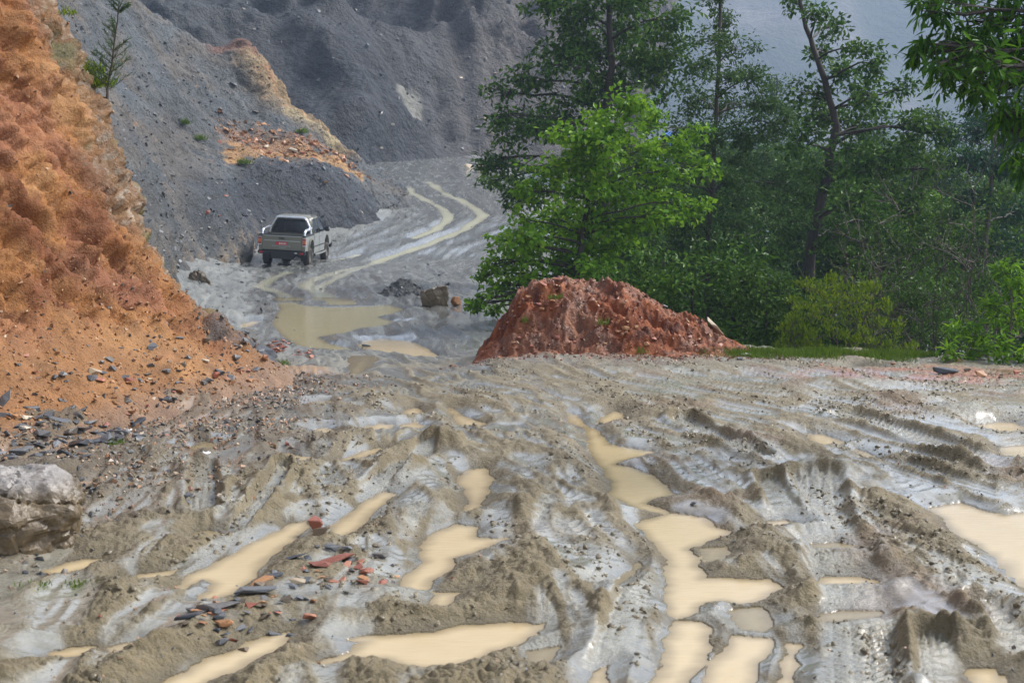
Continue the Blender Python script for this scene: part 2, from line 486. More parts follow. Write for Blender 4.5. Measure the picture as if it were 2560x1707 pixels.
PUD = [
    (t2([(330, 980), (560, 985), (800, 985), (1000, 1010), (1200, 1010), (1400, 1050), (1500, 1080), (1420, 1120), (1260, 1150), (1400, 1190), (1640, 1200), (1380, 1210), (1280, 1240), (1100, 1270), (900, 1320), (720, 1330), (800, 1390), (1000, 1430), (1100, 1480), (900, 1470), (600, 1440), (440, 1360), (350, 1280), (300, 1210), (330, 1140), (370, 1080), (350, 1030)]), 'water_far', 'broad olive puddle across the road behind the red mound'),
    (t2([(1120, 1370), (1300, 1350), (1560, 1370), (1700, 1430), (1950, 1535), (1700, 1535), (1400, 1490), (1180, 1460), (1080, 1410)]), 'water', 'tan puddle just left of the red earth mound'),
    (t2([(-80, 1240), (100, 1190), (190, 1190), (60, 1260)]), 'water', 'thin puddle at the foot of the orange cliff nose'),
    (t7([(1430, 365), (1330, 390), (1160, 470), (1000, 560), (880, 620), (790, 690), (830, 700), (930, 650), (980, 660), (960, 690), (900, 720), (920, 745), (1000, 735), (1080, 700), (1160, 640), (1200, 590), (1230, 560), (1300, 500), (1390, 430)]), 'water', 'long slanting puddle in the rut beside the slate heap'),
    (t7([(1770, 240), (1680, 275), (1600, 340), (1530, 400), (1490, 440), (1560, 455), (1640, 420), (1690, 370), (1710, 330), (1780, 290), (1820, 250)]), 'water', 'narrow slanting puddle above the slate heap'),
    (t7([(2140, 140), (2090, 190), (2130, 230), (2150, 300), (2130, 340), (2190, 330), (2230, 260), (2270, 190), (2230, 130)]), 'water', 'upright puddle between two tyre-marked ridges'),
    (t7([(2090, 385), (2000, 430), (1930, 490), (1940, 560), (1880, 620), (1830, 670), (1870, 690), (1960, 690), (2000, 640), (2080, 600), (2090, 550), (2200, 510), (2350, 450), (2190, 450), (2190, 400)]), 'water', 'tan puddle right of the slate heap'),
    (t7([(1990, 700), (1970, 760), (1990, 790), (2060, 760), (2130, 705)]), 'water', 'small puddle below the one right of the slate heap'),
    (t7([(2350, 840), (2150, 850), (1980, 880), (1650, 910), (1600, 920), (1690, 925), (1590, 980), (1490, 1010), (1470, 1035), (1560, 1025), (1640, 1010), (1800, 1010), (1900, 1050), (2050, 1050), (2200, 1020), (2352, 950), (2480, 900), (2512, 846)]), 'water', 'wide puddle at the bottom middle of the road'),
    (t7([(1360, 870), (1260, 890), (1150, 930), (1060, 970), (950, 1010), (870, 1050), (800, 1090), (760, 1115), (700, 1160), (900, 1160), (1050, 1080), (1180, 1020), (1290, 960), (1350, 900)]), 'water', 'slanting puddle running out of the bottom edge'),
    (t7([(480, 545), (380, 550), (270, 580), (180, 600), (240, 625), (330, 610), (420, 590)]), 'water', 'small puddle right of the boulder'),
    (t7([(850, 585), (740, 610), (640, 620), (590, 650), (680, 650), (760, 630), (830, 600)]), 'water', 'thin puddle left of the long slanting one'),
    (t7([(440, 955), (330, 955), (230, 975), (210, 990), (250, 1010), (330, 1005), (400, 990)]), 'water', 'small puddle in the bottom left corner'),
    (t7([(620, 930), (540, 940), (490, 960), (520, 985), (580, 970)]), 'water', 'tiny puddle by the overhanging mud lump'),
    (t7([(990, 20), (930, 10), (870, 40), (890, 60), (950, 65), (990, 45)]), 'shallow', 'small olive puddle above the white and red litter'),
    (t7([(900, 425), (860, 460), (940, 465), (1020, 440), (960, 420)]), 'shallow', 'small olive puddle above the long slanting puddle'),
    (t7([(1440, 75), (1370, 75), (1320, 60), (1340, 95), (1400, 105)]), 'water', 'small puddle behind the stony hump'),
    (t7([(1760, 35), (1680, 50), (1560, 90), (1500, 115), (1580, 110), (1670, 80), (1750, 55)]), 'water', 'thin puddle along a mud ridge'),
    (t7([(1960, 80), (1880, 92), (1830, 115), (1900, 115)]), 'water', 'sliver of water in the pale rut'),
    (t8([(245, 240), (270, 290), (340, 320), (350, 420), (420, 500), (450, 560), (450, 620), (540, 670), (640, 700), (700, 712), (600, 740), (570, 760), (610, 810), (690, 880), (710, 900), (700, 960), (715, 1000), (720, 1010), (700, 1080), (710, 1180), (760, 1195), (850, 1165), (900, 1115), (960, 1105), (1030, 1125), (1130, 1115), (1200, 1070), (1240, 1050), (1180, 1010), (1000, 1005), (870, 1005), (890, 980), (860, 940), (850, 890), (820, 870), (880, 850), (940, 820), (1020, 790), (950, 770), (880, 730), (820, 715), (740, 708), (620, 660), (650, 640), (750, 625), (700, 570), (640, 530), (560, 500), (470, 480), (560, 450), (680, 430), (560, 410), (450, 390), (400, 330), (350, 300), (300, 255)]), 'water', 'long winding puddle down the middle of the road'),
    (t8([(740, 1200), (850, 1205), (890, 1215), (920, 1260), (900, 1350), (880, 1400), (830, 1470), (810, 1540), (600, 1540), (660, 1440), (700, 1330), (720, 1260)]), 'water', 'puddle below the winding one running out of the frame'),
    (t8([(1010, 1270), (1200, 1280), (1190, 1350), (1150, 1400), (1110, 1540), (860, 1540), (920, 1380), (1000, 1310)]), 'water', 'puddle left of the tyre-printed track at the bottom'),
    (t8([(1000, 1150), (1150, 1135), (1190, 1170), (1200, 1230), (1150, 1255), (1050, 1240), (1000, 1200)]), 'shallow', 'shallow puddle with mud showing beside the tyre-printed track'),
    (t8([(1260, 1300), (1330, 1310), (1310, 1400), (1280, 1540), (1220, 1540), (1240, 1380)]), 'water', 'narrow puddle against the tyre-printed track'),
    (t8([(850, 870), (990, 860), (980, 920), (900, 930), (860, 910)]), 'shallow', 'small olive pool right of the winding puddle'),
    (t8([(1920, 680), (1980, 665), (2060, 660), (2150, 690), (2270, 715), (2352, 700), (2480, 700), (2600, 800), (2600, 1150), (2420, 1120), (2352, 1060), (2300, 1000), (2250, 940), (2150, 860), (2040, 810), (2000, 760), (1950, 710)]), 'water', 'large puddle at the right edge of the picture'),
    (t8([(1350, 335), (1430, 345), (1530, 380), (1480, 400), (1420, 410), (1370, 375)]), 'water', 'pointed puddle under a broken mud bank'),
    (t8([(1570, 405), (1670, 450), (1655, 475), (1590, 430)]), 'water', 'tiny puddle next to the pointed one'),
    (t8([(2130, 300), (2250, 285), (2300, 290), (2400, 330), (2280, 345), (2180, 325)]), 'water', 'upper puddle at the right edge'),
    (t8([(2230, 400), (2352, 390), (2450, 400), (2450, 470), (2290, 462), (2250, 430)]), 'water', 'puddle at the right edge below the upper one'),
    (t8([(1420, 1005), (1600, 995), (1690, 1020), (1640, 1037), (1420, 1032)]), 'water', 'flat puddle crossing the tyre-printed track'),
    (t8([(1370, 850), (1480, 838), (1600, 855), (1560, 872), (1400, 872)]), 'shallow', 'olive film of water high on the tyre-printed track'),
    (t8([(1120, 770), (1180, 745), (1260, 735), (1300, 760), (1200, 782)]), 'water', 'bright little puddle left of the tyre tracks'),
    (t8([(380, 300), (420, 260), (470, 235), (515, 250), (520, 290), (450, 295)]), 'water', 'little puddle right of the winding one at its head'),
    (t8([(2100, 1430), (2200, 1415), (2260, 1450), (2310, 1540), (2110, 1540)]), 'water', 'puddle in the bottom right corner'),
    (t8([(360, 1440), (440, 1410), (430, 1540), (330, 1540)]), 'water', 'short puddle at the bottom left of the pale rut'),
    (t8([(60, 1340), (130, 1330), (215, 1320), (190, 1370), (140, 1410), (90, 1390)]), 'shallow', 'small puddle above the bottom middle edge'),
    (t8([(560, 880), (600, 890), (560, 960), (480, 1010), (400, 1050), (450, 1055), (540, 1010), (590, 950)]), 'shallow', 'thin curved puddle round the smooth mud hump'),
    (t8([(1400, 1170), (1550, 1160), (1720, 1150), (1700, 1180), (1550, 1200), (1420, 1210)]), 'shallow', 'olive film of water low on the tyre-printed track'),
    (ts([(430, 240), (460, 200), (530, 150), (580, 155), (540, 210), (450, 250)]), 'shallow', 'small slanting puddle near the narrow gap'),
    (ts([(140, 430), (240, 405), (340, 405), (430, 440), (280, 445)]), 'shallow', 'flat puddle left of a tyre-marked lump'),
    (ts([(810, 470), (880, 445), (935, 460), (930, 500), (830, 505)]), 'water', 'small puddle at the head of the pale rut'),
    (ts([(770, 560), (900, 535), (945, 570), (860, 595)]), 'water', 'second small puddle in the pale rut'),
    (ts([(1110, 455), (1180, 490), (1350, 545), (1270, 582), (1170, 578), (1140, 520)]), 'water', 'puddle right of the split mud lump'),
    (ts([(520, 580), (640, 550), (740, 558), (750, 592), (600, 602)]), 'water', 'small puddle under a tyre-marked lump'),
    (ts([(220, 590), (300, 578), (385, 610), (330, 632), (240, 617)]), 'water', 'small puddle between dark stony humps'),
    (t8([(1560, 30), (1700, 40), (1690, 55), (1570, 48)]), 'shallow', 'film of water near the grass edge'),
]
STR = [  # running water in the wheel ruts further up the road: polyline, half width
    (t2([(960, 1010), (780, 930), (600, 850), (640, 810), (720, 770), (1000, 690), (1300, 610), (1500, 545), (1700, 480), (2030, 350), (2180, 255), (2230, 205), (2110, 110), (1870, 0), (1780, -60), (1740, -100)]), .17, 'pale water running down the outer wheel rut of the bend'),
    (t2([(760, 970), (700, 900), (740, 850), (830, 800), (1000, 720), (1200, 650)]), .11, 'short pale runnel beside the outer wheel rut'),
    (t2([(470, 975), (380, 910), (190, 850), (300, 775), (450, 722)]), .16, 'pale water in the rut just behind the pickup'),
    (t2([(835, 622), (1000, 588), (1080, 570)]), .07, 'sliver of water in front of the pickup'),
    (t2([(1600, 410), (1800, 340), (1920, 235), (1880, 155), (1600, 10), (1540, -40), (1460, -80)]), .15, 'pale water running down the inner wheel rut of the bend'),
]


def seg_dist(px, py, A, B):
    d = B - A; L = max(float(d @ d), 1e-9)
    t = np.clip(((px - A[0]) * d[0] + (py - A[1]) * d[1]) / L, 0, 1)
    return np.hypot(px - A[0] - t * d[0], py - A[1] - t * d[1]), t * math.sqrt(L)


def poly_sd(px, py, P):
    d = np.full(px.shape, 1e9); ins = np.zeros(px.shape, bool)
    n = len(P)
    for i in range(n):
        A, B = P[i], P[(i + 1) % n]
        d = np.minimum(d, seg_dist(px, py, A, B)[0])
        c = (A[1] > py) != (B[1] > py)
        with np.errstate(divide='ignore', invalid='ignore'):
            ins ^= c & (px < (B[0] - A[0]) * (py - A[1]) / (B[1] - A[1] + 1e-12) + A[0])
    return np.where(ins, -d, d)


def build_road():
    # rows: dense where the picture sees them
    Yd = np.arange(4.7, 118, .01)
    dens = 1 / Yd ** 2 + .00045 * np.where(Yd > 18, 1, .4) + .02 / Yd * .12
    cum = np.cumsum(dens); cum = (cum - cum[0]) / (cum[-1] - cum[0])
    NR, NC = 821, 621
    Yr = np.interp(np.linspace(0, 1, NR), cum, Yd)
    t = np.linspace(-1, 1, NC)
    a = .385 * t + .33 * np.sign(t) * np.maximum(np.abs(t) - .9, 0) * 10 * np.abs(t) ** 6
    A, Y = np.meshgrid(a, Yr)
    X = A * Y
    zb = base(X, Y)
    wl_off = -.05
    dmin = np.full(X.shape, 2.0); own = np.full(X.shape, -1)
    polys = []
    for k, (pp, m, lab) in enumerate(PUD):
        P = ground_at([p[0] for p in pp], [p[1] for p in pp], wl_off)
        polys.append(P)
        lo = P.min(0) - .8; hi = P.max(0) + .8
        sel = np.where((X > lo[0]) & (X < hi[0]) & (Y > lo[1]) & (Y < hi[1]))
        if len(sel[0]) == 0: continue
        d = poly_sd(X[sel], Y[sel], P[:, :2])
        b = d < dmin[sel]
        ii = (sel[0][b], sel[1][b])
        dmin[ii] = d[b]; own[ii] = k
    dst = np.full(X.shape, 3.0); sown = np.full(X.shape, -1); slines = []
    for k, (pp, hw, lab) in enumerate(STR):
        P = ground_at([p[0] for p in pp], [p[1] for p in pp], 0)
        slines.append(P)
        lo = P.min(0) - 2; hi = P.max(0) + 2
        sel = np.where((X > lo[0]) & (X < hi[0]) & (Y > lo[1]) & (Y < hi[1]))
        dd = np.full(len(sel[0]), 9.)
        for i in range(len(P) - 1):
            dd = np.minimum(dd, seg_dist(X[sel], Y[sel], P[i, :2], P[i + 1, :2])[0])
        hwv = hw * .72 * (1 + 1.5 * perlin2(X[sel] * 1.1, Y[sel] * .5, 5)) * (1 + .012 * np.maximum(Y[sel] - 30, 0))
        dd = dd - hwv
        b = dd < dst[sel]
        ii = (sel[0][b], sel[1][b])
        dst[ii] = dd[b]; sown[ii] = k
    # relief
    xc = tab(T_C, Y); dx = X - xc
    near = sstep(26, 17, Y)
    road = sstep(0, .8, X - tab(T_L, Y) + .3) * sstep(-.2, .8, tab(T_R, Y) - X)
    fan = tab(T_W, Y)
    warp = .30 * perlin2(X * .6, Y * .3, 11) + .10 * perlin2(X * 1.7, Y * 1.1, 12)
    v = (dx + warp) / fan
    amp = .55 + .9 * np.clip(perlin2(X * .7, Y * .45, 13) + .35, 0, 1)
    n1 = perlin2(v * 1.7, Y * .32, 3); n2 = perlin2(v * 3.6 + 5, Y * .6, 4); n3 = perlin2(v * 8.0, Y * 1.3, 6)
    cr1 = np.clip(1 - np.abs(n1) * 4.4, 0, 1) ** 1.2 * amp
    cr2 = np.clip(1 - np.abs(n2) * 4.2, 0, 1) ** 1.2 * amp
    cr3 = np.clip(1 - np.abs(n3) * 4.5, 0, 1) * sstep(-.2, .3, perlin2(X * .9, Y * .8, 14))
    patch = sstep(.10, .40, perlin2(X * 1.3, Y * 1.0, 21) + .6 * perlin2(X * 3.4, Y * 2.8, 22))
    rough = np.clip(cr1 * .95 + cr2 * .75 + .45 * cr3 + .6 * patch, 0, 1)
    rough = sstep(.22, .85, rough) * (1 - .5 * sstep(20, 27, Y))
    wx = X + .05 * perlin2(X * 5, Y * 5, 46); wy = Y + .05 * perlin2(X * 5, Y * 5, 47)
    sq = lambda q: np.sqrt(np.abs(q) + .003)
    w10 = sstep(19, 12, Y); w20 = sstep(12, 8, Y)
    clod = .80 * sq(perlin2(wx * 4.5, wy * 4.5, 48)) + .42 * (1 - w10) + .70 * w10 * sq(perlin2(wx * 9.5, wy * 9.5, 49)) + .28 * (1 - w20) + .50 * w20 * sq(perlin2(wx * 19, wy * 19, 50)) + .10
    bil = sq(perlin2(wx * 12, wy * 12, 41))
    fine = fbm2(X * 14, Y * 14, 3, 51)
    big = fbm2(X * .7, Y * .5, 2, 31)
    flat = 1 - rough
    h = .022 * big + .050 * cr1 + .034 * cr2 + .018 * cr3 + .014 * patch
    h = h + rough * .070 * (clod - .80)
    h = h * (1 - .42 * sstep(9, 16, Y))
    # tread marks pressed into the slick floors
    tm = sstep(.08, .22, perlin2(v * 2.1 + 9, Y * .12, 23))
    tph = Y * 7.0 + 2.6 * np.abs((v * 3.3) % 1 - .5)
    h = h + flat * (.004 * fine + .006 * perlin2(v * 16, Y * 1.2, 52) + tm * .012 * np.tanh(2.2 * np.sin(2 * np.pi * tph)) * sstep(13, 9, Y))
    farr = 1 - near
    h = h * (.7 + .3 * near)
    h = h + farr * road * (.08 * perlin2(v * 1.3, Y * .12, 61) + .07 * perlin2(v * 3.1, Y * .2, 64) + .03 * perlin2(v * 8, Y * .5, 65) + .04 * perlin2(X * 1.3, Y * .8, 62))
    # off the road: rubble and leaf litter
    off = 1 - road
    h = h + off * (.10 * fbm2(X * .8, Y * .8, 4, 71) + .05 * bil)
    # tyre-printed tracks
    trk = np.zeros(X.shape)
    for pts, hw, per, dep in TRACKS:
        P = ground_at([p[0] for p in pts], [p[1] for p in pts], 0)
        s0 = 0; best = np.full(X.shape, 9.); S = np.zeros(X.shape); side = np.zeros(X.shape)
        for i in range(len(P) - 1):
            d, s = seg_dist(X, Y, P[i, :2], P[i + 1, :2])
            e = P[i + 1, :2] - P[i, :2]; L = math.hypot(*e)
            sg = ((X - P[i, 0]) * e[1] - (Y - P[i, 1]) * e[0]) / L
            b = d < best
            best = np.where(b, d, best); S = np.where(b, s + s0, S); side = np.where(b, sg, side)
            s0 += L
        best = best + .02 * perlin2(X * 6, Y * 6, 81)
        m = sstep(hw * 1.05, hw * .62, best)
        ph = S / per + np.abs(side) / per * .9
        lug = sstep(-.25, .25, np.sin(2 * np.pi * ph)) * sstep(.12, .3, np.abs(((side / hw * 2.5) % 1) - .5) + .12)
        wear = sstep(-.25, .3, perlin2(X * 2.2, Y * 1.2, 83) + .15)
        berm = np.exp(-((best - hw * 1.12) / .06) ** 2) * .05
        h = h * (1 - m * .85) + m * (-dep * .6 + .020 * lug * wear) + berm * (1 - m)
        rough = rough * (1 - .9 * m); flat = 1 - rough
        trk = np.maximum(trk, m)
    # lug prints squeezed into rut shoulders
    sh = sstep(13, 10, Y) * np.exp(-((dmin - .16) / .10) ** 2) * sstep(0.02, .25, perlin2(X * .9 + 7, Y * .9, 85)) * near
    h = h + sh * .022 * np.sin(2 * np.pi * (Y * 9 + X * 2.5 + .6 * perlin2(X * 3, Y * 3, 86)))
    # named lumps (photo pixels): smooth humps and broken banks
    lw = np.zeros(X.shape)
    for px, py, rx, ry, hh in LUMPS:
        c = ground_at([px], [py])[0]
        q = ((X - c[0]) / rx) ** 2 + ((Y - c[1]) / ry) ** 2
        e_ = np.exp(-q ** 1.05); lw = np.maximum(lw, e_)
        h = h + hh * .5 * e_ * (1 + .35 * perlin2(X * 5, Y * 5, 87))
    h = h + lw * (1 - rough) * .05 * (clod - .8)
    rough = np.maximum(rough, .7 * lw)
    rz = ground_at([720], [1480])[0]
    rm = np.exp(-(((X - rz[0] - .06 * (Y - rz[1])) / .5) ** 2 + ((Y - rz[1]) / .7) ** 2) ** 2)
    h = h * (1 - .75 * rm) + rm * .02
    # puddles: nothing but their beds lies under water
    dj = dmin + .045 * perlin2(X * 4.5, Y * 4.5, 91) + .022 * perlin2(X * 13, Y * 13, 92)
    shore = wl_off + .30 * dj
    bed = wl_off - .02 - .10 * np.minimum(-dj, .25)
    dry = np.where(dmin < .34, np.maximum(h, wl_off + .014 + .02 * bil), h)
    k = sstep(.02, .42, dj)
    h2 = np.where(dj < 0, bed, np.maximum(wl_off + .006 + .06 * np.minimum(dj, .2), (np.minimum(shore, .02) + .035 * rough * (clod - .8) * sstep(.02, .10, dj)) * (1 - k) + dry * k))
    # little islands of mud in the shallower pools
    h = np.where(road > .01, h2 * np.minimum(1, road * 3) + h * (1 - np.minimum(1, road * 3)), h)
    sj = dst + .05 * perlin2(X * 2.2, Y * 1.4, 93)
    ks = sstep(-.02, .5, sj)
    h = np.where(sj < 1.0, (-.075 + .10 * np.clip(sj, -.2, .6)) * (1 - ks) + np.maximum(h, -.03) * ks, h)
    Z = zb + h
    gyv, gxv = np.gradient(h)
    slp = np.hypot(gxv / (np.gradient(X, axis=1) + 1e-6), gyv / (np.gradient(Y, axis=0) + 1e-6))
    flat = flat * sstep(1.2, .4, slp)
    # soil colours
    c = np.broadcast_to(np.array([.235, .19, .11]), X.shape + (3,)).copy()
    c = mixc(c, (.205, .162, .088), np.clip(rough * near * .8 + .3 * near * sstep(.02, .10, h), 0, .95))
    c = mixc(c, (.31, .30, .245), np.clip(flat * .85, 0, .9))
    fs = sstep(17, 26, Y)
    c = mixc(c, (.20, .21, .20), sstep(16, 26, Y + 2 * perlin2(X * .4, Y * .4, 101)) * .85)
    c = mixc(c, (.22, .13, .085), sstep(.15, .5, perlin2(X * 1.1 + 3, Y * 1.1, 102)) * near * .45 * sstep(-1, 3, X))
    oran = sstep(1.0, .1, X - tab(T_L, Y) + .7 * perlin2(X * .7, Y * .7, 103)) * sstep(23, 20, Y) * sstep(7, 9, Y)
    c = mixc(c, (.40, .235, .115), oran * .85)
    c = mixc(c, (.20, .075, .035), np.exp(-(((X - 1.5) / 2.7) ** 2 + ((Y - 19.7) / .5) ** 2) ** 2) * .7 * sstep(-.3, .3, perlin2(X * 2.5, Y * 2.5, 110)))
    redr = sstep(.8, -.2, np.hypot((X - 5.6) / 1.6, (Y - 17.6) / .6) - 1) * .8
    c = mixc(c, (.33, .12, .06), redr * sstep(.0, .3, perlin2(X * 3, Y * 3, 104) + .25))
    offr = sstep(.2, 1.2, X - tab(T_R, Y))
    c = mixc(c, (.055, .052, .030), offr)
    stony = sstep(3.6, 2.2, X - tab(T_L, Y) + 1.0 * perlin2(X * .8, Y * .8, 106) + .18 * np.maximum(Y - 9, 0)) * (Y < 19)
    c = mixc(c, (.125, .098, .066), stony * (.35 + .5 * rough))
    darkst = sstep(.1, .6, oran) * sstep(12.5, 11, Y)
    c = mixc(c, (.12, .11, .10), darkst * .6)
    c = c * (1 + .22 * fbm2(X * 2.3, Y * 2.3, 3, 105))[..., None]
    rg = .15 + .48 * rough + .10 * trk + .25 * (1 - road) + .10 * sstep(.03, .09, h)
    c = c * (1 + fs * (.35 * perlin2(v * 3.0, Y * .12, 107) + .25 * perlin2(v * 8.0, Y * .25, 108)))[..., None]
    c = c * (1 - .28 * sstep(.16, .02, dj))[..., None]
    rg = rg - .12 * fs + .25 * fs * perlin2(v * 4.0, Y * .2, 109)
    rg = rg + .20 * sstep(.4, 1.0, slp)
    V = np.stack([X, Y, Z], -1)
    fc = grid_faces(NR, NC)
    o = mesh_np('muddy_road', V, fc, M['mud'], None, c, np.clip(rg, .12, .9))
    tag(o, 'churned wet mud road with ruts and tyre prints', None, None, 'structure')
    # water: level sheets that end under the mud around them
    gi = np.arange(NR * NC).reshape(NR, NC)[::2, ::2]; cf = np.stack([gi[:-1, :-1], gi[:-1, 1:], gi[1:, 1:], gi[1:, :-1]], -1).reshape(-1, 4)
    qd = dmin.ravel()[cf].min(1); qo = own.ravel()[cf[:, 0]]; qo = np.where(qo < 0, own.ravel()[cf].max(1), qo)
    for k, (pp, m, lab) in enumerate(PUD):
        f = cf[(qo == k) & (qd < .16)]
        if len(f) == 0: continue
        idx, inv = np.unique(f, return_inverse=True)
        v = V.reshape(-1, 3)[idx].copy(); v[:, 2] = np.median(polys[k][:, 2])
        if k == 0: v[:, 2] = -.4 + wl_off
        o = mesh_np('puddle', v, inv.reshape(-1, 4), M[m], None, None, sstep(-.10, .02, dj.ravel()[idx]))
        tag(o, lab, None, None, 'structure')
    sd_ = dst.ravel()[fc].min(1); so = sown.ravel()[fc[:, 0]]
    for k, (pp, hw, lab) in enumerate(STR):
        f = fc[(so == k) & (sd_ < .35)]
        f = f[(dmin.ravel()[f].min(1) > -.05)]
        idx, inv = np.unique(f, return_inverse=True)
        v = V.reshape(-1, 3)[idx].copy(); v[:, 2] = zb.ravel()[idx] - .062
        o = mesh_np('running_water', v, inv.reshape(-1, 4), M['stream'], None, None, .45 * sstep(-.12, .05, sj.ravel()[idx]))
        tag(o, lab, None, None, 'structure')
    return X, Y, Z, NR, NC, a, Yr


TRACKS = [  # photo polyline, half width, lug spacing, depth
    (t8([(1390, 540), (1400, 700), (1470, 820), (1540, 1000), (1590, 1200), (1620, 1520)]), .23, .085, .035),
    (t8([(1180, 560), (1250, 680), (1300, 740)]), .13, .07, .02),
    (t8([(1550, 260), (1800, 340), (2100, 440), (2300, 520)]), .22, .09, .02),
    (t8([(780, 280), (960, 380), (1120, 450)]), .16, .08, .02),
    (t8([(600, 990), (560, 1100), (500, 1250), (450, 1400)]), .13, .1, .03),
    (t7([(930, 120), (940, 240), (930, 330)]), .13, .1, .03),
    (t7([(1300, 160), (1230, 260), (1150, 340), (1000, 480), (830, 570)]), .09, .1, .02),
    (t7([(1960, 30), (1880, 110), (1760, 180), (1680, 250)]), .12, .1, .03),
    (t8([(2180, 1130), (2280, 1230), (2352, 1330)]), .13, .09, .03),
    (t8([(1930, 1290), (1960, 1480)]), .12, .09, .03),
]
LUMPS = [  # photo pixel of the foot, radius x, radius y, height
    (1480, 1455, .19, .22, .13), (1440, 1160, .35, .5, .10), (1105, 1110, .22, .35, .16), (1150, 1010, .5, .4, .12),
    (2270, 1010, .55, .35, .22), (2440, 1035, .6, .3, .20), (2150, 965, .8, .3, .14), (1660, 1010, .5, .4, .08), (1700, 930, 1.4, .35, .10),
    (660, 1180, .26, .5, .13), (330, 1235, .40, .45, .14), (620, 1235, .22, .30, .10), (760, 1120, .3, .3, .12),
    (460, 1620, .40, .28, .13), (700, 1660, .22, .16, .12), (1000, 1180, .22, .5, .10), (1060, 1290, .28, .35, .10),
    (1900, 1120, .6, .35, .12), (2100, 1180, .35, .35, .12), (2440, 1300, .24, .3, .10), (1640, 1440, .12, .2, .07), (1800, 1560, .16, .4, .10),
    (2200, 1420, .45, .45, .10), (760, 930, .7, .4, .12), (1400, 900, 1.3, .5, .10), (900, 1010, .4, .4, .12), (1260, 1560, .4, .5, .06),
    (1330, 1270, .22, .3, .12), (1240, 1240, .15, .2, .1), (1050, 1500, .3, .3, .05), (2000, 990, .5, .3, .12),
]
ROAD = build_road()


def ground_z(x, y):
    """height of the built road sheet under a point"""
    X, Y, Z, NR, NC, a, Yr = ROAD
    i = int(np.clip(np.searchsorted(Yr, y) - 1, 0, NR - 2)); j = int(np.clip(np.searchsorted(a, x / y) - 1, 0, NC - 2))
    u = (y - Yr[i]) / (Yr[i + 1] - Yr[i]); v = (x / y - a[j]) / (a[j + 1] - a[j])
    u = min(max(u, 0), 1); v = min(max(v, 0), 1)
    return float((Z[i, j] * (1 - v) + Z[i, j + 1] * v) * (1 - u) + (Z[i + 1, j] * (1 - v) + Z[i + 1, j + 1] * v) * u)


# ------------------------------------------------------------------ banks and slopes
def normals_of(P):
    du = np.gradient(P, axis=1); dv = np.gradient(P, axis=0)
    n = np.cross(du, dv)
    return n / (np.linalg.norm(n, axis=-1, keepdims=True) + 1e-9)


def curve(pts, n, sig=0):
    pts = np.asarray(pts, float)
    s = np.concatenate([[0], np.cumsum(np.linalg.norm(np.diff(pts[:, :2], axis=0), axis=1))])
    q = np.linspace(0, s[-1], n)
    out = np.stack([np.interp(q, s, pts[:, k]) for k in range(pts.shape[1])], -1)
    if sig:
        k = np.arange(-3 * sig, 3 * sig + 1); g = np.exp(-k * k / (2. * sig * sig)); g /= g.sum()
        m = len(g) // 2
        out = np.stack([np.convolve(np.pad(out[:, j], m, mode='reflect', reflect_type='odd'), g, 'valid') for j in range(out.shape[1])], -1)
    return out


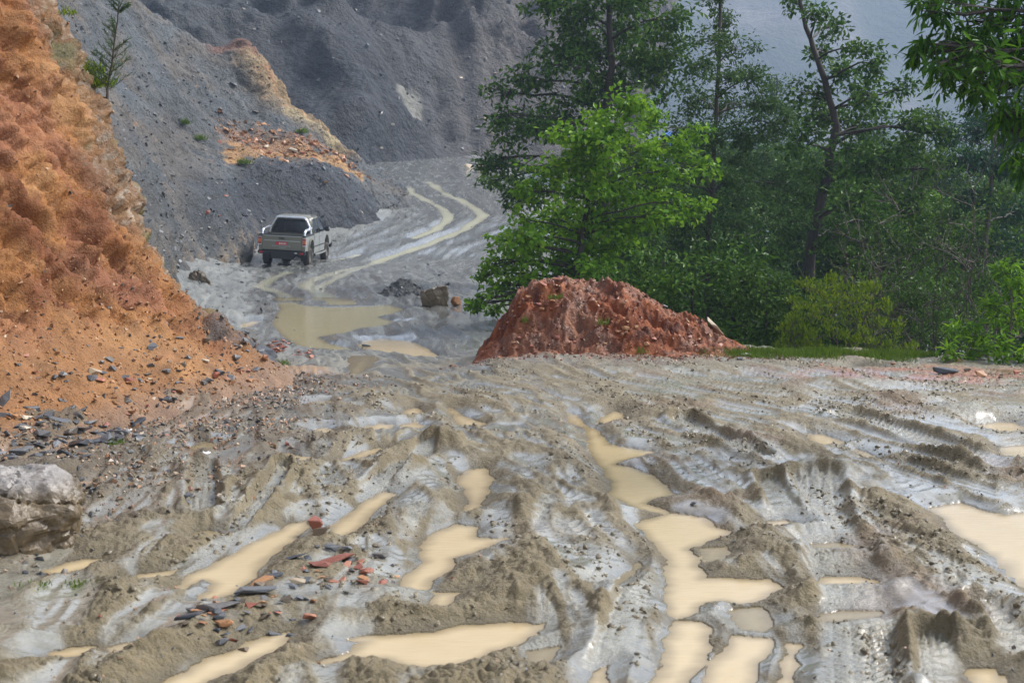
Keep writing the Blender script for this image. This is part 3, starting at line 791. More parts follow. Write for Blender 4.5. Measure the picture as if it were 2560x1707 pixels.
def build_cliff():
    # foot of the cut bank with the direction it leans back to
    B = curve([(-9.5, 3.0, -.95, .3), (-7.2, 7.0, -.96, .27), (-5.6, 9.6, -.96, .27), (-4.5, 12.4, -.96, .27), (-3.62, 14.6, -.96, .27), (-2.95, 17.6, -.93, .36), (-2.85, 18.6, -.88, .47), (-3.7, 19.5, -.8, .6), (-5.4, 20.4, -.62, .78), (-8, 21.5, -.3, .95), (-12, 23, -.1, .99)], 490, 8)
    prof = np.array([(-.5, -.35), (0, -.02), (.8, .42), (1.7, 1.0), (2.1, 1.5), (2.45, 2.05), (3.0, 3.15), (3.5, 4.2), (3.9, 5.1), (4.5, 6.6), (5.3, 8.2), (7, 9.3), (12, 10.5)])
    nv = 320
    t = np.linspace(0, 1, nv)
    L = np.concatenate([[0], np.cumsum(np.hypot(np.diff(prof[:, 0]), np.diff(prof[:, 1])))])
    q = np.interp(t, [0, .88, 1], [0, L[-3], L[-1]])
    d = np.interp(q, L, prof[:, 0]); z = np.interp(q, L, prof[:, 1])
    nn = B[:, 2:4] / np.linalg.norm(B[:, 2:4], axis=1, keepdims=True)
    P = np.zeros((nv, len(B), 3))
    P[..., 0] = B[None, :, 0] + nn[None, :, 0] * d[:, None]
    P[..., 1] = B[None, :, 1] + nn[None, :, 1] * d[:, None]
    zb = tab(T_Z, np.clip(B[:, 1], 0, 159))
    P[..., 2] = z[:, None] + zb[None, :]
    n = normals_of(P)
    if n[nv // 2, 200, 0] < 0: n = -n
    zz = P[..., 2] - zb[None, :]
    rock = sstep(-.3, .5, zz + .45 * perlin2(P[..., 1] * .9, P[..., 2] * .9, 201) - np.interp(P[..., 1], [11, 13.5, 16, 18.5], [1.25, 1.0, .6, .2]))
    # bedding tilted down to the right
    s = P @ np.array([.25, .55, .9])
    w = fbm3(P * .55, 3, 210)
    strata = np.abs(perlin2(s * 1.5 + w * 1.2, (P[..., 1] + P[..., 0]) * .35, 211))
    strata2 = np.abs(perlin2(s * 4.2 + w * 2, P[..., 1] * .8, 212))
    crag = np.abs(fbm3(P * 1.3, 4, 220)); blk = fbm3(np.floor(P * np.array([2.2, 2.2, 3.0]) + .6 * fbm3(P * 1.6, 2, 231)[..., None]) * .71 + .37, 1, 230)
    gul = perlin2(P[..., 1] * 1.25 + .25 * P[..., 2], P[..., 2] * .18, 240)
    disp = rock * (-.10 + .24 * w + .14 * (.5 - crag) + .07 * (strata - .25) + .05 * strata2 + .09 * blk + .15 * gul + .24 * (np.sqrt(np.abs(perlin3(P * 1.7 + .5 * w[..., None], 221))) - .4) + .17 * (np.sqrt(np.abs(perlin3(P * 4.1, 222))) - .4) + .11 * (np.sqrt(np.abs(perlin3(P * 9, 223))) - .4) )
    fall = P[..., 1] * 1.0 - P[..., 2] * .55
    disp = disp + rock * .13 * (np.sqrt(np.abs(perlin2(fall * 1.9 + .5 * w, P[..., 2] * .35, 225))) - .4)
    disp = disp + (1 - rock) * (.10 * fbm3(P * 1.2, 3, 250) + .03 * fbm3(P * 6, 3, 251))
    disp = disp + .07 * fbm3(P * 3, 3, 260, .5) * rock + .02 * fbm3(P * 14, 2, 261)
    disp = disp * sstep(-.35, .25, zz)
    P = P + n * disp[..., None]
    # colours
    v1 = fbm3(P * .5, 3, 270); v2 = fbm3(P * 2.2, 4, 271)
    c = np.broadcast_to(np.array([.345, .142, .036]), P.shape).copy()
    c = mixc(c, (.18, .060, .017), sstep(-.10, .40, v1 + .5 * v2))
    c = mixc(c, (.36, .185, .070), sstep(.05, .5, -v1 + .4 * v2) * .8)
    c = mixc(c, (.33, .135, .070), sstep(.3, .6, perlin3(P * 1.1, 272) + .2) * .5)
    edge = np.linspace(0, 1, len(B))[None, :] + .035 * v1 + .008 * v2
    gy = sstep(.585, .625, edge)
    c = mixc(c, (.190, .112, .046), gy * .75)
    c = mixc(c, (.34, .28, .21), gy * sstep(.22, .45, fbm3(P * 7, 2, 273)) * .8)
    c = mixc(c, (.10, .115, .035), gy * sstep(.16, .5, fbm3(P * 1.6, 3, 274)) * .7)
    talus = (1 - rock)
    c = mixc(c, (.31, .155, .060), talus * .7)
    dk = sstep(.05, .4, fbm3(P * .9 + 5, 3, 275)) * sstep(15, 12.5, P[..., 1]) * talus
    c = mixc(c, (.17, .10, .07), dk * .6)
    c = mixc(c, (.17, .155, .14), sstep(.25, .0, zz) * .45)
    shale = sstep(.25, .1, np.abs(s - 9.6 + .5 * v1)) * gy * sstep(2.2, 1.2, zz)
    c = mixc(c, (.07, .075, .085), shale)
    c = c * (1 + .35 * np.clip(v2, -.7, .7))[..., None]
    o = mesh_np('orange_cliff', P, grid_faces(nv, len(B)), M['cliff'], None, np.clip(c, .01, .9), np.clip(.62 - .2 * gy + .1 * v2, .3, .9))
    tag(o, 'orange clay cut bank rising at the left of the road', None, None, 'structure')
    return P


def ruled(pairs, nu, nv, prof=None):
    """surface between a foot line and a ridge line given as photo pixels with distances"""
    A = np.array([at(*p[0]) for p in pairs]); Bp = np.array([at(*p[1]) for p in pairs])
    s = np.linspace(0, 1, len(pairs)); u = np.linspace(0, 1, nu)
    a = np.stack([np.interp(u, s, A[:, k]) for k in range(3)], -1)
    b = np.stack([np.interp(u, s, Bp[:, k]) for k in range(3)], -1)
    k = max(2, nu // 28); g = np.exp(-np.arange(-2 * k, 2 * k + 1) ** 2 / (2. * (k * .6) ** 2)); g /= g.sum()
    sm = lambda q: np.stack([np.convolve(np.pad(q[:, j], 2 * k, mode='reflect', reflect_type='odd'), g, 'valid') for j in range(3)], -1)
    a = sm(a); b = sm(b)
    t = np.linspace(0, 1, nv)
    tz = t if prof is None else np.interp(t, *zip(*prof))
    P = a[None] + (b - a)[None] * t[:, None, None]
    P[..., 2] = a[None, :, 2] + (b - a)[None, :, 2] * tz[:, None]
    return P


def fold_back(P, rows=26, drop=9., back=7.):
    """carry the surface over its ridge and down the far side"""
    d = P[-1] - P[-2]; h = d.copy(); h[:, 2] = 0
    h /= np.linalg.norm(h, axis=1, keepdims=True) + 1e-9
    t = np.linspace(0, 1, rows + 1)[1:]
    Q = P[-1][None] + h[None] * (back * t)[:, None, None]
    Q[..., 2] -= drop * t[:, None] ** 1.5
    return np.concatenate([P, Q], 0)


def build_scree():
    pairs = [((430, 740, 25), (-250, -350, 44)), ((470, 705, 33), (-60, -260, 54)), ((500, 668, 44), (120, -130, 62)), ((560, 640, 54), (330, 0, 69)), ((680, 612, 59), (400, 52, 71)),
             ((820, 590, 62), (483, 108, 72.5)), ((900, 570, 64.5), (590, 118, 73.5)), ((960, 550, 67), (640, 170, 74)), ((1000, 533, 69), (700, 252, 74.5)), ((1025, 515, 70.5), (760, 325, 75)), ((1035, 495, 72.5), (850, 372, 76)), ((1020, 465, 77), (940, 412, 80))]
    P = ruled(pairs, 360, 250, [(0, 0), (.25, .2), (.6, .56), (1, 1)])
    n0 = 250
    P[..., 2] -= 1.0 * np.clip(1 - np.linspace(0, 1, 250) / .10, 0, 1)[:, None]
    P = fold_back(P)
    nv = len(P)
    n = normals_of(P)
    if n[100, 150, 2] < 0: n = -n
    t = np.concatenate([np.linspace(0, 1, n0), np.linspace(1, 1.6, nv - n0)])[:, None]; u = np.linspace(0, 1, P.shape[1])[None]
    w = fbm3(P * .22, 3, 301)
    # heaps of slipped shale at the foot
    heap = np.exp(-((u - .49) / .18) ** 2 - ((t - .24) / .15) ** 2) * 1.3 + np.exp(-((u - .26) / .05) ** 2 - ((t - .17) / .11) ** 2) * .8 + np.exp(-((u - .30) / .06) ** 2 - ((t - .05) / .06) ** 2) * .6
    crag = np.abs(fbm3(P * .5, 3, 302))
    outc = sstep(.50, .56, u + .015 * w) * sstep(.93, .86, u) * sstep(.60 + .0 * u, .70, t + .10 * w - .15 * (u - .5))
    disp = .55 * w + heap + .16 * fbm3(P * 1.1, 4, 303) + outc * (.5 + .9 * (.3 - crag)) + .05 * fbm3(P * 4, 2, 304)
    disp = disp * sstep(0, .05, t + .02)
    P = P + n * disp[..., None]
    v1 = fbm3(P * .35, 3, 310); v2 = fbm3(P * 1.6, 4, 311)
    c = np.broadcast_to(np.array([.095, .104, .106]), P.shape).copy()
    c = mixc(c, (.135, .112, .088), sstep(-.1, .45, v1 + .3 * v2) * .7)
    c = mixc(c, (.066, .078, .088), sstep(.1, .5, -v1 + .3 * v2) * .7)
    hm = np.clip(np.exp(-((u - .48) / .19) ** 2 - ((t - .15) / .15) ** 2) * 1.6, 0, 1)
    c = mixc(c, (.026, .033, .045), sstep(.25, .6, hm + .25 * v1) * .9)
    hm2 = np.exp(-((u - .26) / .06) ** 2 - ((t - .16) / .12) ** 2)
    c = mixc(c, (.050, .058, .066), sstep(.3, .7, hm2 + .2 * v1) * .8)
    yb = np.exp(-((t - .40 - .10 * np.sin((u - .4) * 16) * .6) / .055) ** 2) * sstep(.30, .40, u) * sstep(.80, .70, u)
    c = mixc(c, (.42, .235, .09), sstep(.3, .65, yb + .45 * v2 + .1 * v1))
    rb = np.exp(-((t - .50) / .07) ** 2) * sstep(.34, .42, u) * sstep(.8, .7, u)
    c = mixc(c, (.27, .15, .09), sstep(.3, .8, rb + .55 * v2) * .6)
    low = sstep(.12, .03, t) * sstep(.02, .1, u) * sstep(.5, .3, u)
    c = mixc(c, (.27, .20, .13), low * sstep(-.1, .4, v2) * .8)
    c = mixc(c, (.36, .25, .13), outc)
    c = mixc(c, (.52, .42, .24), outc * sstep(.0, .35, v1 + .4 * v2 - 1.2 * (t - .85)))
    c = mixc(c, (.34, .17, .09), outc * sstep(.0, .5, v2 + .8 * (t - .85)) * .7)
    run = perlin2(u * 34 + .8 * v1, t * 2.6, 312)
    c = c * (1 + .40 * run * (1 - outc))[..., None]
    cap = sstep(.93, .97, t) * sstep(.46, .5, u) * sstep(.63, .58, u)
    c = mixc(c, (.22, .105, .07), cap * .9)
    c = c * (1 + .4 * np.clip(v2, -.6, .6))[..., None]
    o = mesh_np('scree_slope', P, grid_faces(nv, P.shape[1]), M['scree'], None, np.clip(c, .01, .8), np.clip(.55 + .2 * outc + .1 * v2, .3, .9))
    tag(o, 'grey shale slope above the pickup with a yellow rock spur', None, None, 'structure')
    return P


def build_far():
    pairs = [((300, 500, 92), (-500, -500, 135)), ((700, 430, 96), (150, -520, 150)), ((900, 420, 101), (560, -560, 165)), ((1080, 414, 107), (900, -600, 178)), ((1230, 420, 111), (1250, -560, 190)), ((1380, 440, 114), (1500, -440, 200)), ((1480, 520, 118), (1600, -300, 215)), ((1560, 640, 124), (1690, 0, 240))]
    P = ruled(pairs, 260, 200, [(0, 0), (.12, .09), (.3, .27), (1, 1)])
    n = normals_of(P)
    if n[100, 150, 2] < 0: n = -n
    u = np.linspace(0, 1, 260)[None]; t = np.linspace(0, 1, 200)[:, None]
    w = fbm3(P * .05, 3, 401)
    crag = np.abs(fbm3(P * .16, 4, 402))
    cliffm = sstep(.30, .42, t + .25 * w + .25 * np.maximum(u - .45, 0))
    gul = perlin2(u * 26 + 2.5 * t + 1.5 * w, t * 2.2, 403)
    cone = np.exp(-((u - .30) / .11) ** 2) * sstep(.42, .05, t) * 4.0
    slab = np.exp(-(((u - .40 - .25 * (t - .1)) / .035) ** 2 + ((t - .115) / .045) ** 2) ** 2)
    st = np.abs(perlin2((P @ np.array([.5, .2, -.6])) * .5, t * 3, 404))
    disp = 4 * w + cliffm * (3.0 * (.35 - crag) + 1.5 * gul) + cone + .35 * fbm3(P * .5, 3, 405) + slab * (.5 - st * 3.0) * 1.2 + .6 * gul * (1 - cliffm)
    disp = disp * sstep(0, .06, t)
    P = P + n * disp[..., None]
    v1 = fbm3(P * .09, 3, 410); v2 = fbm3(P * .45, 4, 411)
    c = np.broadcast_to(np.array([.060, .058, .058]), P.shape).copy()
    c = mixc(c, (.038, .044, .052), sstep(.0, .45, v1))
    c = mixc(c, (.085, .074, .066), sstep(.40, .6, u + .1 * v1) * .9)
    c = mixc(c, (.028, .033, .040), np.clip(cone / 4 * 1.3, 0, .85))
    run = perlin2(u * 46 + 1.2 * t + 2 * w, t * 2.5, 412)
    c = c * (1 + .55 * run)[..., None]
    c = mixc(c, (.27, .26, .225), sstep(.3, .7, slab + .25 * v2) * .9)
    c = mixc(c, (.050, .062, .068), cliffm * sstep(.5, .3, u) * .5)
    c = c * (1 + .45 * np.clip(v2, -.6, .6))[..., None]
    o = mesh_np('far_slope', P, grid_faces(200, 260), M['far'], None, np.clip(c, .01, .8), np.clip(.6 + .1 * v2, .3, .9))
    tag(o, 'dark landslide slope rising behind the bend of the road', None, None, 'structure')
    return P


def build_land():
    # the land everything stands on, out to the hills
    s = np.concatenate([-np.geomspace(900, 12, 60), np.linspace(-11, 11, 12), np.geomspace(12, 900, 60)])
    yy = np.concatenate([np.linspace(-200, 0, 24), np.geomspace(2, 1400, 170)])
    X, Y = np.meshgrid(s, yy)
    Yc = np.clip(Y, 0, 159)
    z = np.where(Y < 118, base(X, Yc), 0) - 1.2 - .5 * np.minimum(np.abs(X) * .02, 3)
    z = np.where(Y >= 118, np.maximum(base(X, np.full_like(Y, 118.)), -12) - 1.7, z)
    z = z - 12 * sstep(14, 60, X) - np.where(Y > 118, .08 * np.minimum(Y - 118, 80), 0)
    ridge = 620 + .3 * X - 30 * perlin2(X * .01, Y * .01, 501)
    hill = np.maximum(Y - ridge, 0) * .95 * (1 + .25 * perlin2(X * .012, Y * .02, 502))
    hill = 200 * np.tanh(hill / 200)
    lh = np.maximum(-X - 45 - .1 * np.abs(Y - 60), 0) * .7
    rh = np.maximum(X - 260, 0) * .45
    z = z + hill + np.minimum(lh, 90) + np.minimum(rh, 70)
    z = z + 4 * fbm2(X * .03, Y * .03, 4, 503) * sstep(60, 160, np.hypot(X, Y))
    c = np.broadcast_to(np.array([.045, .06, .035]), X.shape + (3,)).copy()
    v = fbm2(X * .02, Y * .02, 4, 504)
    c = mixc(c, (.17, .155, .13), sstep(.0, .3, v + .35 * fbm2(X * .05, Y * .05, 3, 506)))
    c = c * (1 + .5 * fbm2(X * .15, Y * .15, 3, 505))[..., None]
    o = mesh_np('ground', np.stack([X, Y, z], -1), grid_faces(len(yy), len(s)), M['hill'], None, np.clip(c, .01, .5), np.full(X.shape, .8))
    tag(o, 'wooded valley and misty hillside far behind the trees', None, None, 'structure')


CLIFF = build_cliff()
SCREE = build_scree()
FAR = build_far()
build_land()
#@@OBJECTS@@
# ------------------------------------------------------------------ loose stone
def hull(seed, flat=.6, n=11, long=1.0, bev=0.0):
    """an angular broken stone, about one unit across"""
    r = random.Random(seed)
    bm = bmesh.new()
    for _ in range(n):
        v = Vector((r.gauss(0, 1), r.gauss(0, 1), r.gauss(0, 1))).normalized()
        v = Vector([math.copysign(abs(c) ** .7, c) for c in v])
        bm.verts.new((v.x * .5 * long, v.y * .5, v.z * .5 * flat))
    bmesh.ops.convex_hull(bm, input=bm.verts)
    loose = [v for v in bm.verts if not v.link_faces]
    bmesh.ops.delete(bm, geom=loose, context='VERTS')
    bmesh.ops.dissolve_limit(bm, angle_limit=R(9), verts=bm.verts, edges=bm.edges)
    if bev:
        bmesh.ops.bevel(bm, geom=list(bm.edges), offset=bev, segments=1, affect='EDGES', clamp_overlap=True)
    bmesh.ops.triangulate(bm, faces=bm.faces)
    return bm


def hull_np(seed, flat, n=9, long=1.):
    bm = hull(seed, flat, n, long)
    bm.verts.index_update()
    v = np.array([q.co for q in bm.verts]); f = np.array([[q.index for q in p.verts] for p in bm.faces])
    bm.free()
    return v, f


def rot_np(n, tilt=.5, up=None):
    """random rotations: free turn about the vertical, limited tilt"""
    a = rng.uniform(0, 2 * np.pi, n); b = rng.normal(0, tilt, n); c = rng.normal(0, tilt, n)
    ca, sa, cb, sb, cc, sc = np.cos(a), np.sin(a), np.cos(b), np.sin(b), np.cos(c), np.sin(c)
    Rz = np.zeros((n, 3, 3)); Rz[:, 0, 0] = ca; Rz[:, 0, 1] = -sa; Rz[:, 1, 0] = sa; Rz[:, 1, 1] = ca; Rz[:, 2, 2] = 1
    Rx = np.zeros((n, 3, 3)); Rx[:, 0, 0] = 1; Rx[:, 1, 1] = cb; Rx[:, 1, 2] = -sb; Rx[:, 2, 1] = sb; Rx[:, 2, 2] = cb
    Ry = np.zeros((n, 3, 3)); Ry[:, 0, 0] = cc; Ry[:, 0, 2] = sc; Ry[:, 1, 1] = 1; Ry[:, 2, 0] = -sc; Ry[:, 2, 2] = cc
    return Rx @ Ry @ Rz


def scatter(name, P, size, mat, label, flat=.6, tilt=.5, long=1., smooth=False, shapes=6, colr=None):
    """many little stones joined into one mesh: nobody could count them"""
    Vs, Fs, Cs = [], [], []; off = 0
    sh = [hull_np(900 + k + len(P), flat * (.7 + .12 * k), 8, long) for k in range(shapes)]
    pick = rng.integers(0, shapes, len(P)); Rm = rot_np(len(P), tilt)
    for k in range(shapes):
        i = np.where(pick == k)[0]
        if len(i) == 0: continue
        v, f = sh[k]
        w = np.einsum('nij,vj->nvi', Rm[i], v) * size[i, None, None] + P[i][:, None, :]
        Vs.append(w.reshape(-1, 3)); Fs.append((f[None] + (np.arange(len(i)) * len(v))[:, None, None]).reshape(-1, 3) + off)
        if colr is not None: Cs.append(np.repeat(colr[i], len(v), 0))
        off += len(i) * len(v)
    V = np.concatenate(Vs)
    o = mesh_np(name, V, np.concatenate(Fs), mat, None, np.concatenate(Cs) if Cs else None, np.full(len(V), .45) if Cs else None, smooth)
    return tag(o, label, 'gravel', None, 'stuff')


def project(P):
    d = P - np.array([0, 0, CAM_Z])
    f = d[..., 1] * CP - d[..., 2] * SP; u = d[..., 1] * SP + d[..., 2] * CP
    f = np.maximum(f, .01)
    return 1280 + F * d[..., 0] / f, 853.5 - F * u / f


_pc = {}


def surf_at(key, P, px, py):
    """the nearest point of a built slope seen at a photo pixel"""
    if key not in _pc: _pc[key] = project(P)
    qx, qy = _pc[key]
    d = np.hypot(qx - px, qy - py)
    ok = d < max(7, d.min() + 2)
    y = np.where(ok, P[..., 1], 1e9)
    return P.reshape(-1, 3)[np.argmin(y)]


def place(kind, px, py):
    if kind == 'road':
        p = ground_at([px], [py])[0]
        return np.array([p[0], p[1], ground_z(p[0], p[1])])
    return surf_at(kind, {'cliff': CLIFF, 'scree': SCREE, 'far': FAR, 'mound': MOUND}[kind], px, py)


def stone(name, label, cat, where, px, py, w_px, mat, flat=.6, long=1.2, turn=0., tilt=(0, 0), seed=1, group=None, sink=.22, n=12, bev=.03):
    p = place(where, px, py)
    w = w_px * p[1] / F
    o = bm_obj(name, hull(seed, flat, n, long, bev), M[mat])
    o.scale = (w / long, w / long * (1 if flat > .4 else .75), w / long)
    o.rotation_euler = (R(tilt[0]), R(tilt[1]), R(turn))
    o.location = (p[0], p[1], p[2] + w / long * flat * (.5 - sink))
    return tag(o, label, cat, group)


# ------------------------------------------------------------------ the heap of red earth
def build_mound():
    Y0 = 20.6
    xs = [1120, 1185, 1215, 1245, 1275, 1300, 1330, 1420, 1500, 1560, 1610, 1660, 1710, 1760, 1800, 1850, 1925, 1990]
    hs = [-.1, .02, .20, .40, .66, .88, 1.0, 1.13, 1.09, 1.03, .87, .74, .60, .50, .34, .20, .05, -.1]
    xw = np.array([at(x, 700, Y0)[0] for x in xs])
    nx, ny = 300, 170
    x = np.linspace(xw[0], xw[-1], nx); y = np.linspace(18.9, 22.8, ny)
    X, Y = np.meshgrid(x, y)
    w = fbm2(X * 1.4, Y * 1.4, 3, 601)
    H = np.interp(X + .10 * w, xw, hs)
    k = np.ones(25) / 25
    front = 19.55 + .10 * perlin2(X * 1.1, X * 0, 602) + .22 * sstep(2.2, 3.6, X)
    t = (Y - front) / 1.15
    prof = np.where(t < 1.25, np.sin(np.pi / 2 * np.clip(t / 1.25, -.3, 1)), 1) * sstep(22.7, 21.2, Y)
    prof = np.minimum(prof, 1)
    P3 = np.stack([X, Y, H * prof], -1)
    cl = .5 - np.abs(fbm3(P3 * 2.6, 3, 610)) * 1.3; c2 = .5 - np.abs(fbm3(P3 * 7, 3, 611)) * 1.3
    g = np.clip(H * prof * 3, 0, 1)
    gully = sstep(.16, .0, np.abs(perlin2(X * .8 - .5 * Y, Y * .3 + 3, 612)))
    Z = H * prof + g * (.20 * (cl - .3) + .10 * (c2 - .25) + .14 * w - .05 * gully) - .03
    gz = road_z(X, Y)
    Z = Z + gz
    red = np.broadcast_to(np.array([.215, .058, .018]), X.shape + (3,)).copy()
    v = fbm3(P3 * 1.1, 3, 620); v2 = fbm3(P3 * 5, 3, 621)
    red = mixc(red, (.29, .095, .034), sstep(0, .5, v + .5 * v2))
    red = mixc(red, (.13, .034, .012), sstep(.05, .5, -v2 + .2 * v))
    slick = gully * sstep(.1, .4, g) * sstep(-.1, .2, v + .1)
    slick = np.maximum(slick, sstep(.90, 1.0, prof) * sstep(-.15, .2, v + .15) * sstep(.5, .8, H) * .9)
    red = mixc(red, (.27, .14, .09), slick * .6)
    red = mixc(red, (.22, .17, .12), sstep(.10, .0, H * prof + .04 * v2) * .7)
    V = np.stack([X, Y, Z], -1)
    o = mesh_np('earth_mound', V - np.array([1.4, 20.6, 0]), grid_faces(ny, nx), M['mound'], None, np.clip(red * (1 + .3 * v2[..., None]), .01, .8), np.clip(.62 - .38 * slick + .1 * v2, .15, .9))
    o.location = (1.4, 20.6, 0)
    tag(o, 'heap of wet red earth dumped at the road edge', 'earth mound')
    return V


MOUND = build_mound()


def build_heap(name, label, px0, px1, py_top, py_foot, Y, c1, c2, seed, mat='scree'):
    a = at(px0, py_foot, Y); b = at(px1, py_foot, Y); top = at((px0 + px1) / 2, py_top, Y + .5)
    cx = (a[0] + b[0]) / 2; rx = (b[0] - a[0]) / 2; H = top[2] - a[2]
    n = 70
    X, Yl = np.meshgrid(np.linspace(-1.15, 1.15, n), np.linspace(-1.15, 1.15, n))
    r = np.hypot(X, Yl)
    wx = cx + X * rx; wy = Y + rx * .8 + Yl * rx * .9
    h = np.maximum(1 - r, -.12) * H * (1 + .35 * fbm2(X * 2, Yl * 2, 3, seed))
    h = h + .10 * H * fbm2(X * 6, Yl * 6, 3, seed + 5)
    gz = np.array([[ground_z(wx[i, j], wy[i, j]) for j in range(n)] for i in range(n)]) if n * n < 5000 else 0
    V = np.stack([wx, wy, gz + h - .03], -1)
    v = fbm2(X * 4, Yl * 4, 4, seed + 9)
    o = mesh_np(name, V - np.array([cx, Y, 0]), grid_faces(n, n), M[mat], None, mixc(np.broadcast_to(np.array(c1), V.shape), c2, sstep(-.3, .4, v)), np.clip(.5 + .2 * v, .3, .8))
    o.location = (cx, Y, 0)
    tag(o, label, 'spoil heap')
    return V


HEAP = build_heap('spoil_heap', 'low grey spoil heap in the road left of the brown block', 930, 1075, 690, 738, 37, (.10, .105, .105), (.17, .165, .15), 640)

def broken_rock(name, label, cat, pts, mat, loc, turn, scale=1., amp=.02, fine=.05, seed=650):
    """a block hewn from its corner points, its faces roughened and split"""
    bm = bmesh.new()
    for p in pts: bm.verts.new(p)
    bmesh.ops.convex_hull(bm, input=bm.verts)
    bmesh.ops.bevel(bm, geom=list(bm.edges), offset=.012, segments=1, affect='EDGES', clamp_overlap=True)
    for _ in range(5):
        es = [e for e in bm.edges if e.calc_length() > fine]
        if not es: break
        bmesh.ops.subdivide_edges(bm, edges=es, cuts=1, use_grid_fill=False)
        bmesh.ops.triangulate(bm, faces=bm.faces)
    bm.normal_update()
    co = np.array([v.co for v in bm.verts]); nn = np.array([v.normal for v in bm.verts])
    q = co + .12 * np.stack([perlin3(co * 3, seed + k) for k in range(3)], -1)
    d = amp * fbm3(q * 5, 4, seed, .6) - amp * 1.3 * np.exp(-(perlin3(q * np.array([2.2, 2.2, 5]), seed + 5) / .05) ** 2) - amp * .9 * np.exp(-(perlin3(q * np.array([5, 4, 1.5]), seed + 6) / .05) ** 2)
    d = d + amp * .8 * np.round(2.5 * perlin3(q * 3.1, seed + 7)) / 2.5
    co = co + nn * d[:, None]
    for v, c in zip(bm.verts, co): v.co = c
    o = bm_obj(name, bm, M[mat], None, False)
    o.location = loc; o.rotation_euler = (0, 0, R(turn)); o.scale = (scale,) * 3
    return tag(o, label, cat)


_p = ground_at([60], [1388])[0]
broken_rock('boulder', 'large brown boulder with a broad grey top at the left edge', 'boulder',
            [(-.50, -.22, -.1), (.10, -.36, -.1), (.34, -.18, -.08), (.36, .2, -.1), (-.5, .3, -.1), (-.52, -.26, .28), (.02, -.42, .24), (.40, -.20, .27), (.43, -.06, .33), (.38, .24, .38), (-.5, .34, .42),
             (-.46, -.10, .47), (.06, -.24, .42), (.28, -.12, .44), (.22, .16, .50), (-.42, .22, .53)], 'boulder', (_p[0] - .14, _p[1] + .28, ground_z(_p[0], _p[1]) - .03), 12, 1., .022, .035)

# stones that stand out one by one
stone('slate_slab', 'dark slate slab sticking up out of the orange talus at the left edge', 'stone', 'cliff', 8, 1010, 95, 'slate', .3, 1.8, 20, (20, -50), 11)
stone('slate_block', 'big wet dark slate block at the nose of the orange cliff', 'stone', 'road', 640, 905, 118, 'slate', .62, 1.5, -25, (5, 28), 12, sink=.15)
_p = ground_at([520], [742])[0]
broken_rock('wedge_rock', 'brown grey rock slab leaning at the far foot of the orange cliff', 'stone',
            [(-.5, -.2, -.2), (.42, -.25, -.2), (.40, .3, -.2), (-.5, .3, -.2), (-.5, -.22, .45), (-.40, .1, .74), (-.22, -.05, .86), (-.05, .12, .84), (.12, -.12, .62), (.30, -.18, .34), (.42, -.1, .10), (.36, .2, .25)], 'brown_stone', (_p[0] - .1, _p[1], _p[2] - .12), 10, .95, .035, .06, 670)
_p = ground_at([1086], [766])[0]
broken_rock('stone_block', 'squarish brown block standing by the road left of the red mound', 'stone',
            [(-.22, -.2, -.1), (.26, -.2, -.1), (.26, .2, -.1), (-.22, .2, -.1), (-.30, -.22, .18), (-.28, .2, .3), (-.24, -.15, .36), (.10, -.2, .44), (.24, -.18, .46), (.26, .18, .44), (.28, -.2, .1), (0, -.26, .2)], 'brown_stone', (_p[0], _p[1] + .1, _p[2] - .02), 8, 1.15, .02, .05, 680)
stone('stone_block', 'small orange brown block right of the bigger brown block', 'stone', 'road', 1140, 765, 27, 'orange_stone', 1., 1., 30, (0, 0), 15, sink=.1)
stone('yellow_boulder', 'left one of two yellowish boulders beside the far end of the road', 'stone', 'road', 1172, 423, 30, 'pale_stone', .7, 1.2, 10, (0, 0), 17)
stone('yellow_boulder', 'right one of two yellowish boulders beside the far end of the road', 'stone', 'road', 1202, 432, 34, 'pale_stone', .8, 1.1, 60, (0, 0), 18)
stone('tilted_slab', 'pale tan slab leaning on the right shoulder of the red mound', 'stone', 'mound', 1790, 825, 78, 'pale_stone', .3, 1.7, 35, (20, 42), 19, sink=-.2)
stone('flat_slab', 'tan slab lying on top of the red mound', 'stone', 'mound', 1355, 706, 30, 'orange_stone', .35, 1.5, -30, (10, 25), 20)
stone('flat_slab', 'reddish slab on the crest of the red mound', 'stone', 'mound', 1390, 694, 34, 'red_stone', .35, 1.5, 10, (0, 0), 21)
stone('pale_stone', 'pale stone at the left front foot of the red mound', 'stone', 'road', 1330, 868, 32, 'pale_stone', .6, 1.3, 0, (0, 0), 22)
stone('pale_stone', 'broad yellowish stone at the middle front foot of the red mound', 'stone', 'road', 1562, 893, 44, 'pale_stone', .6, 1.4, 10, (0, 0), 23)
stone('slate_chip', 'blue grey slate chip high on the right side of the red mound', 'stone', 'mound', 1665, 757, 26, 'slate', .3, 1.6, 10, (0, 20), 24)
stone('dark_slab', 'dark flat slab near the right edge of the road', 'stone', 'road', 2362, 940, 78, 'slate', .34, 1.8, -8, (6, 4), 25, sink=.1)
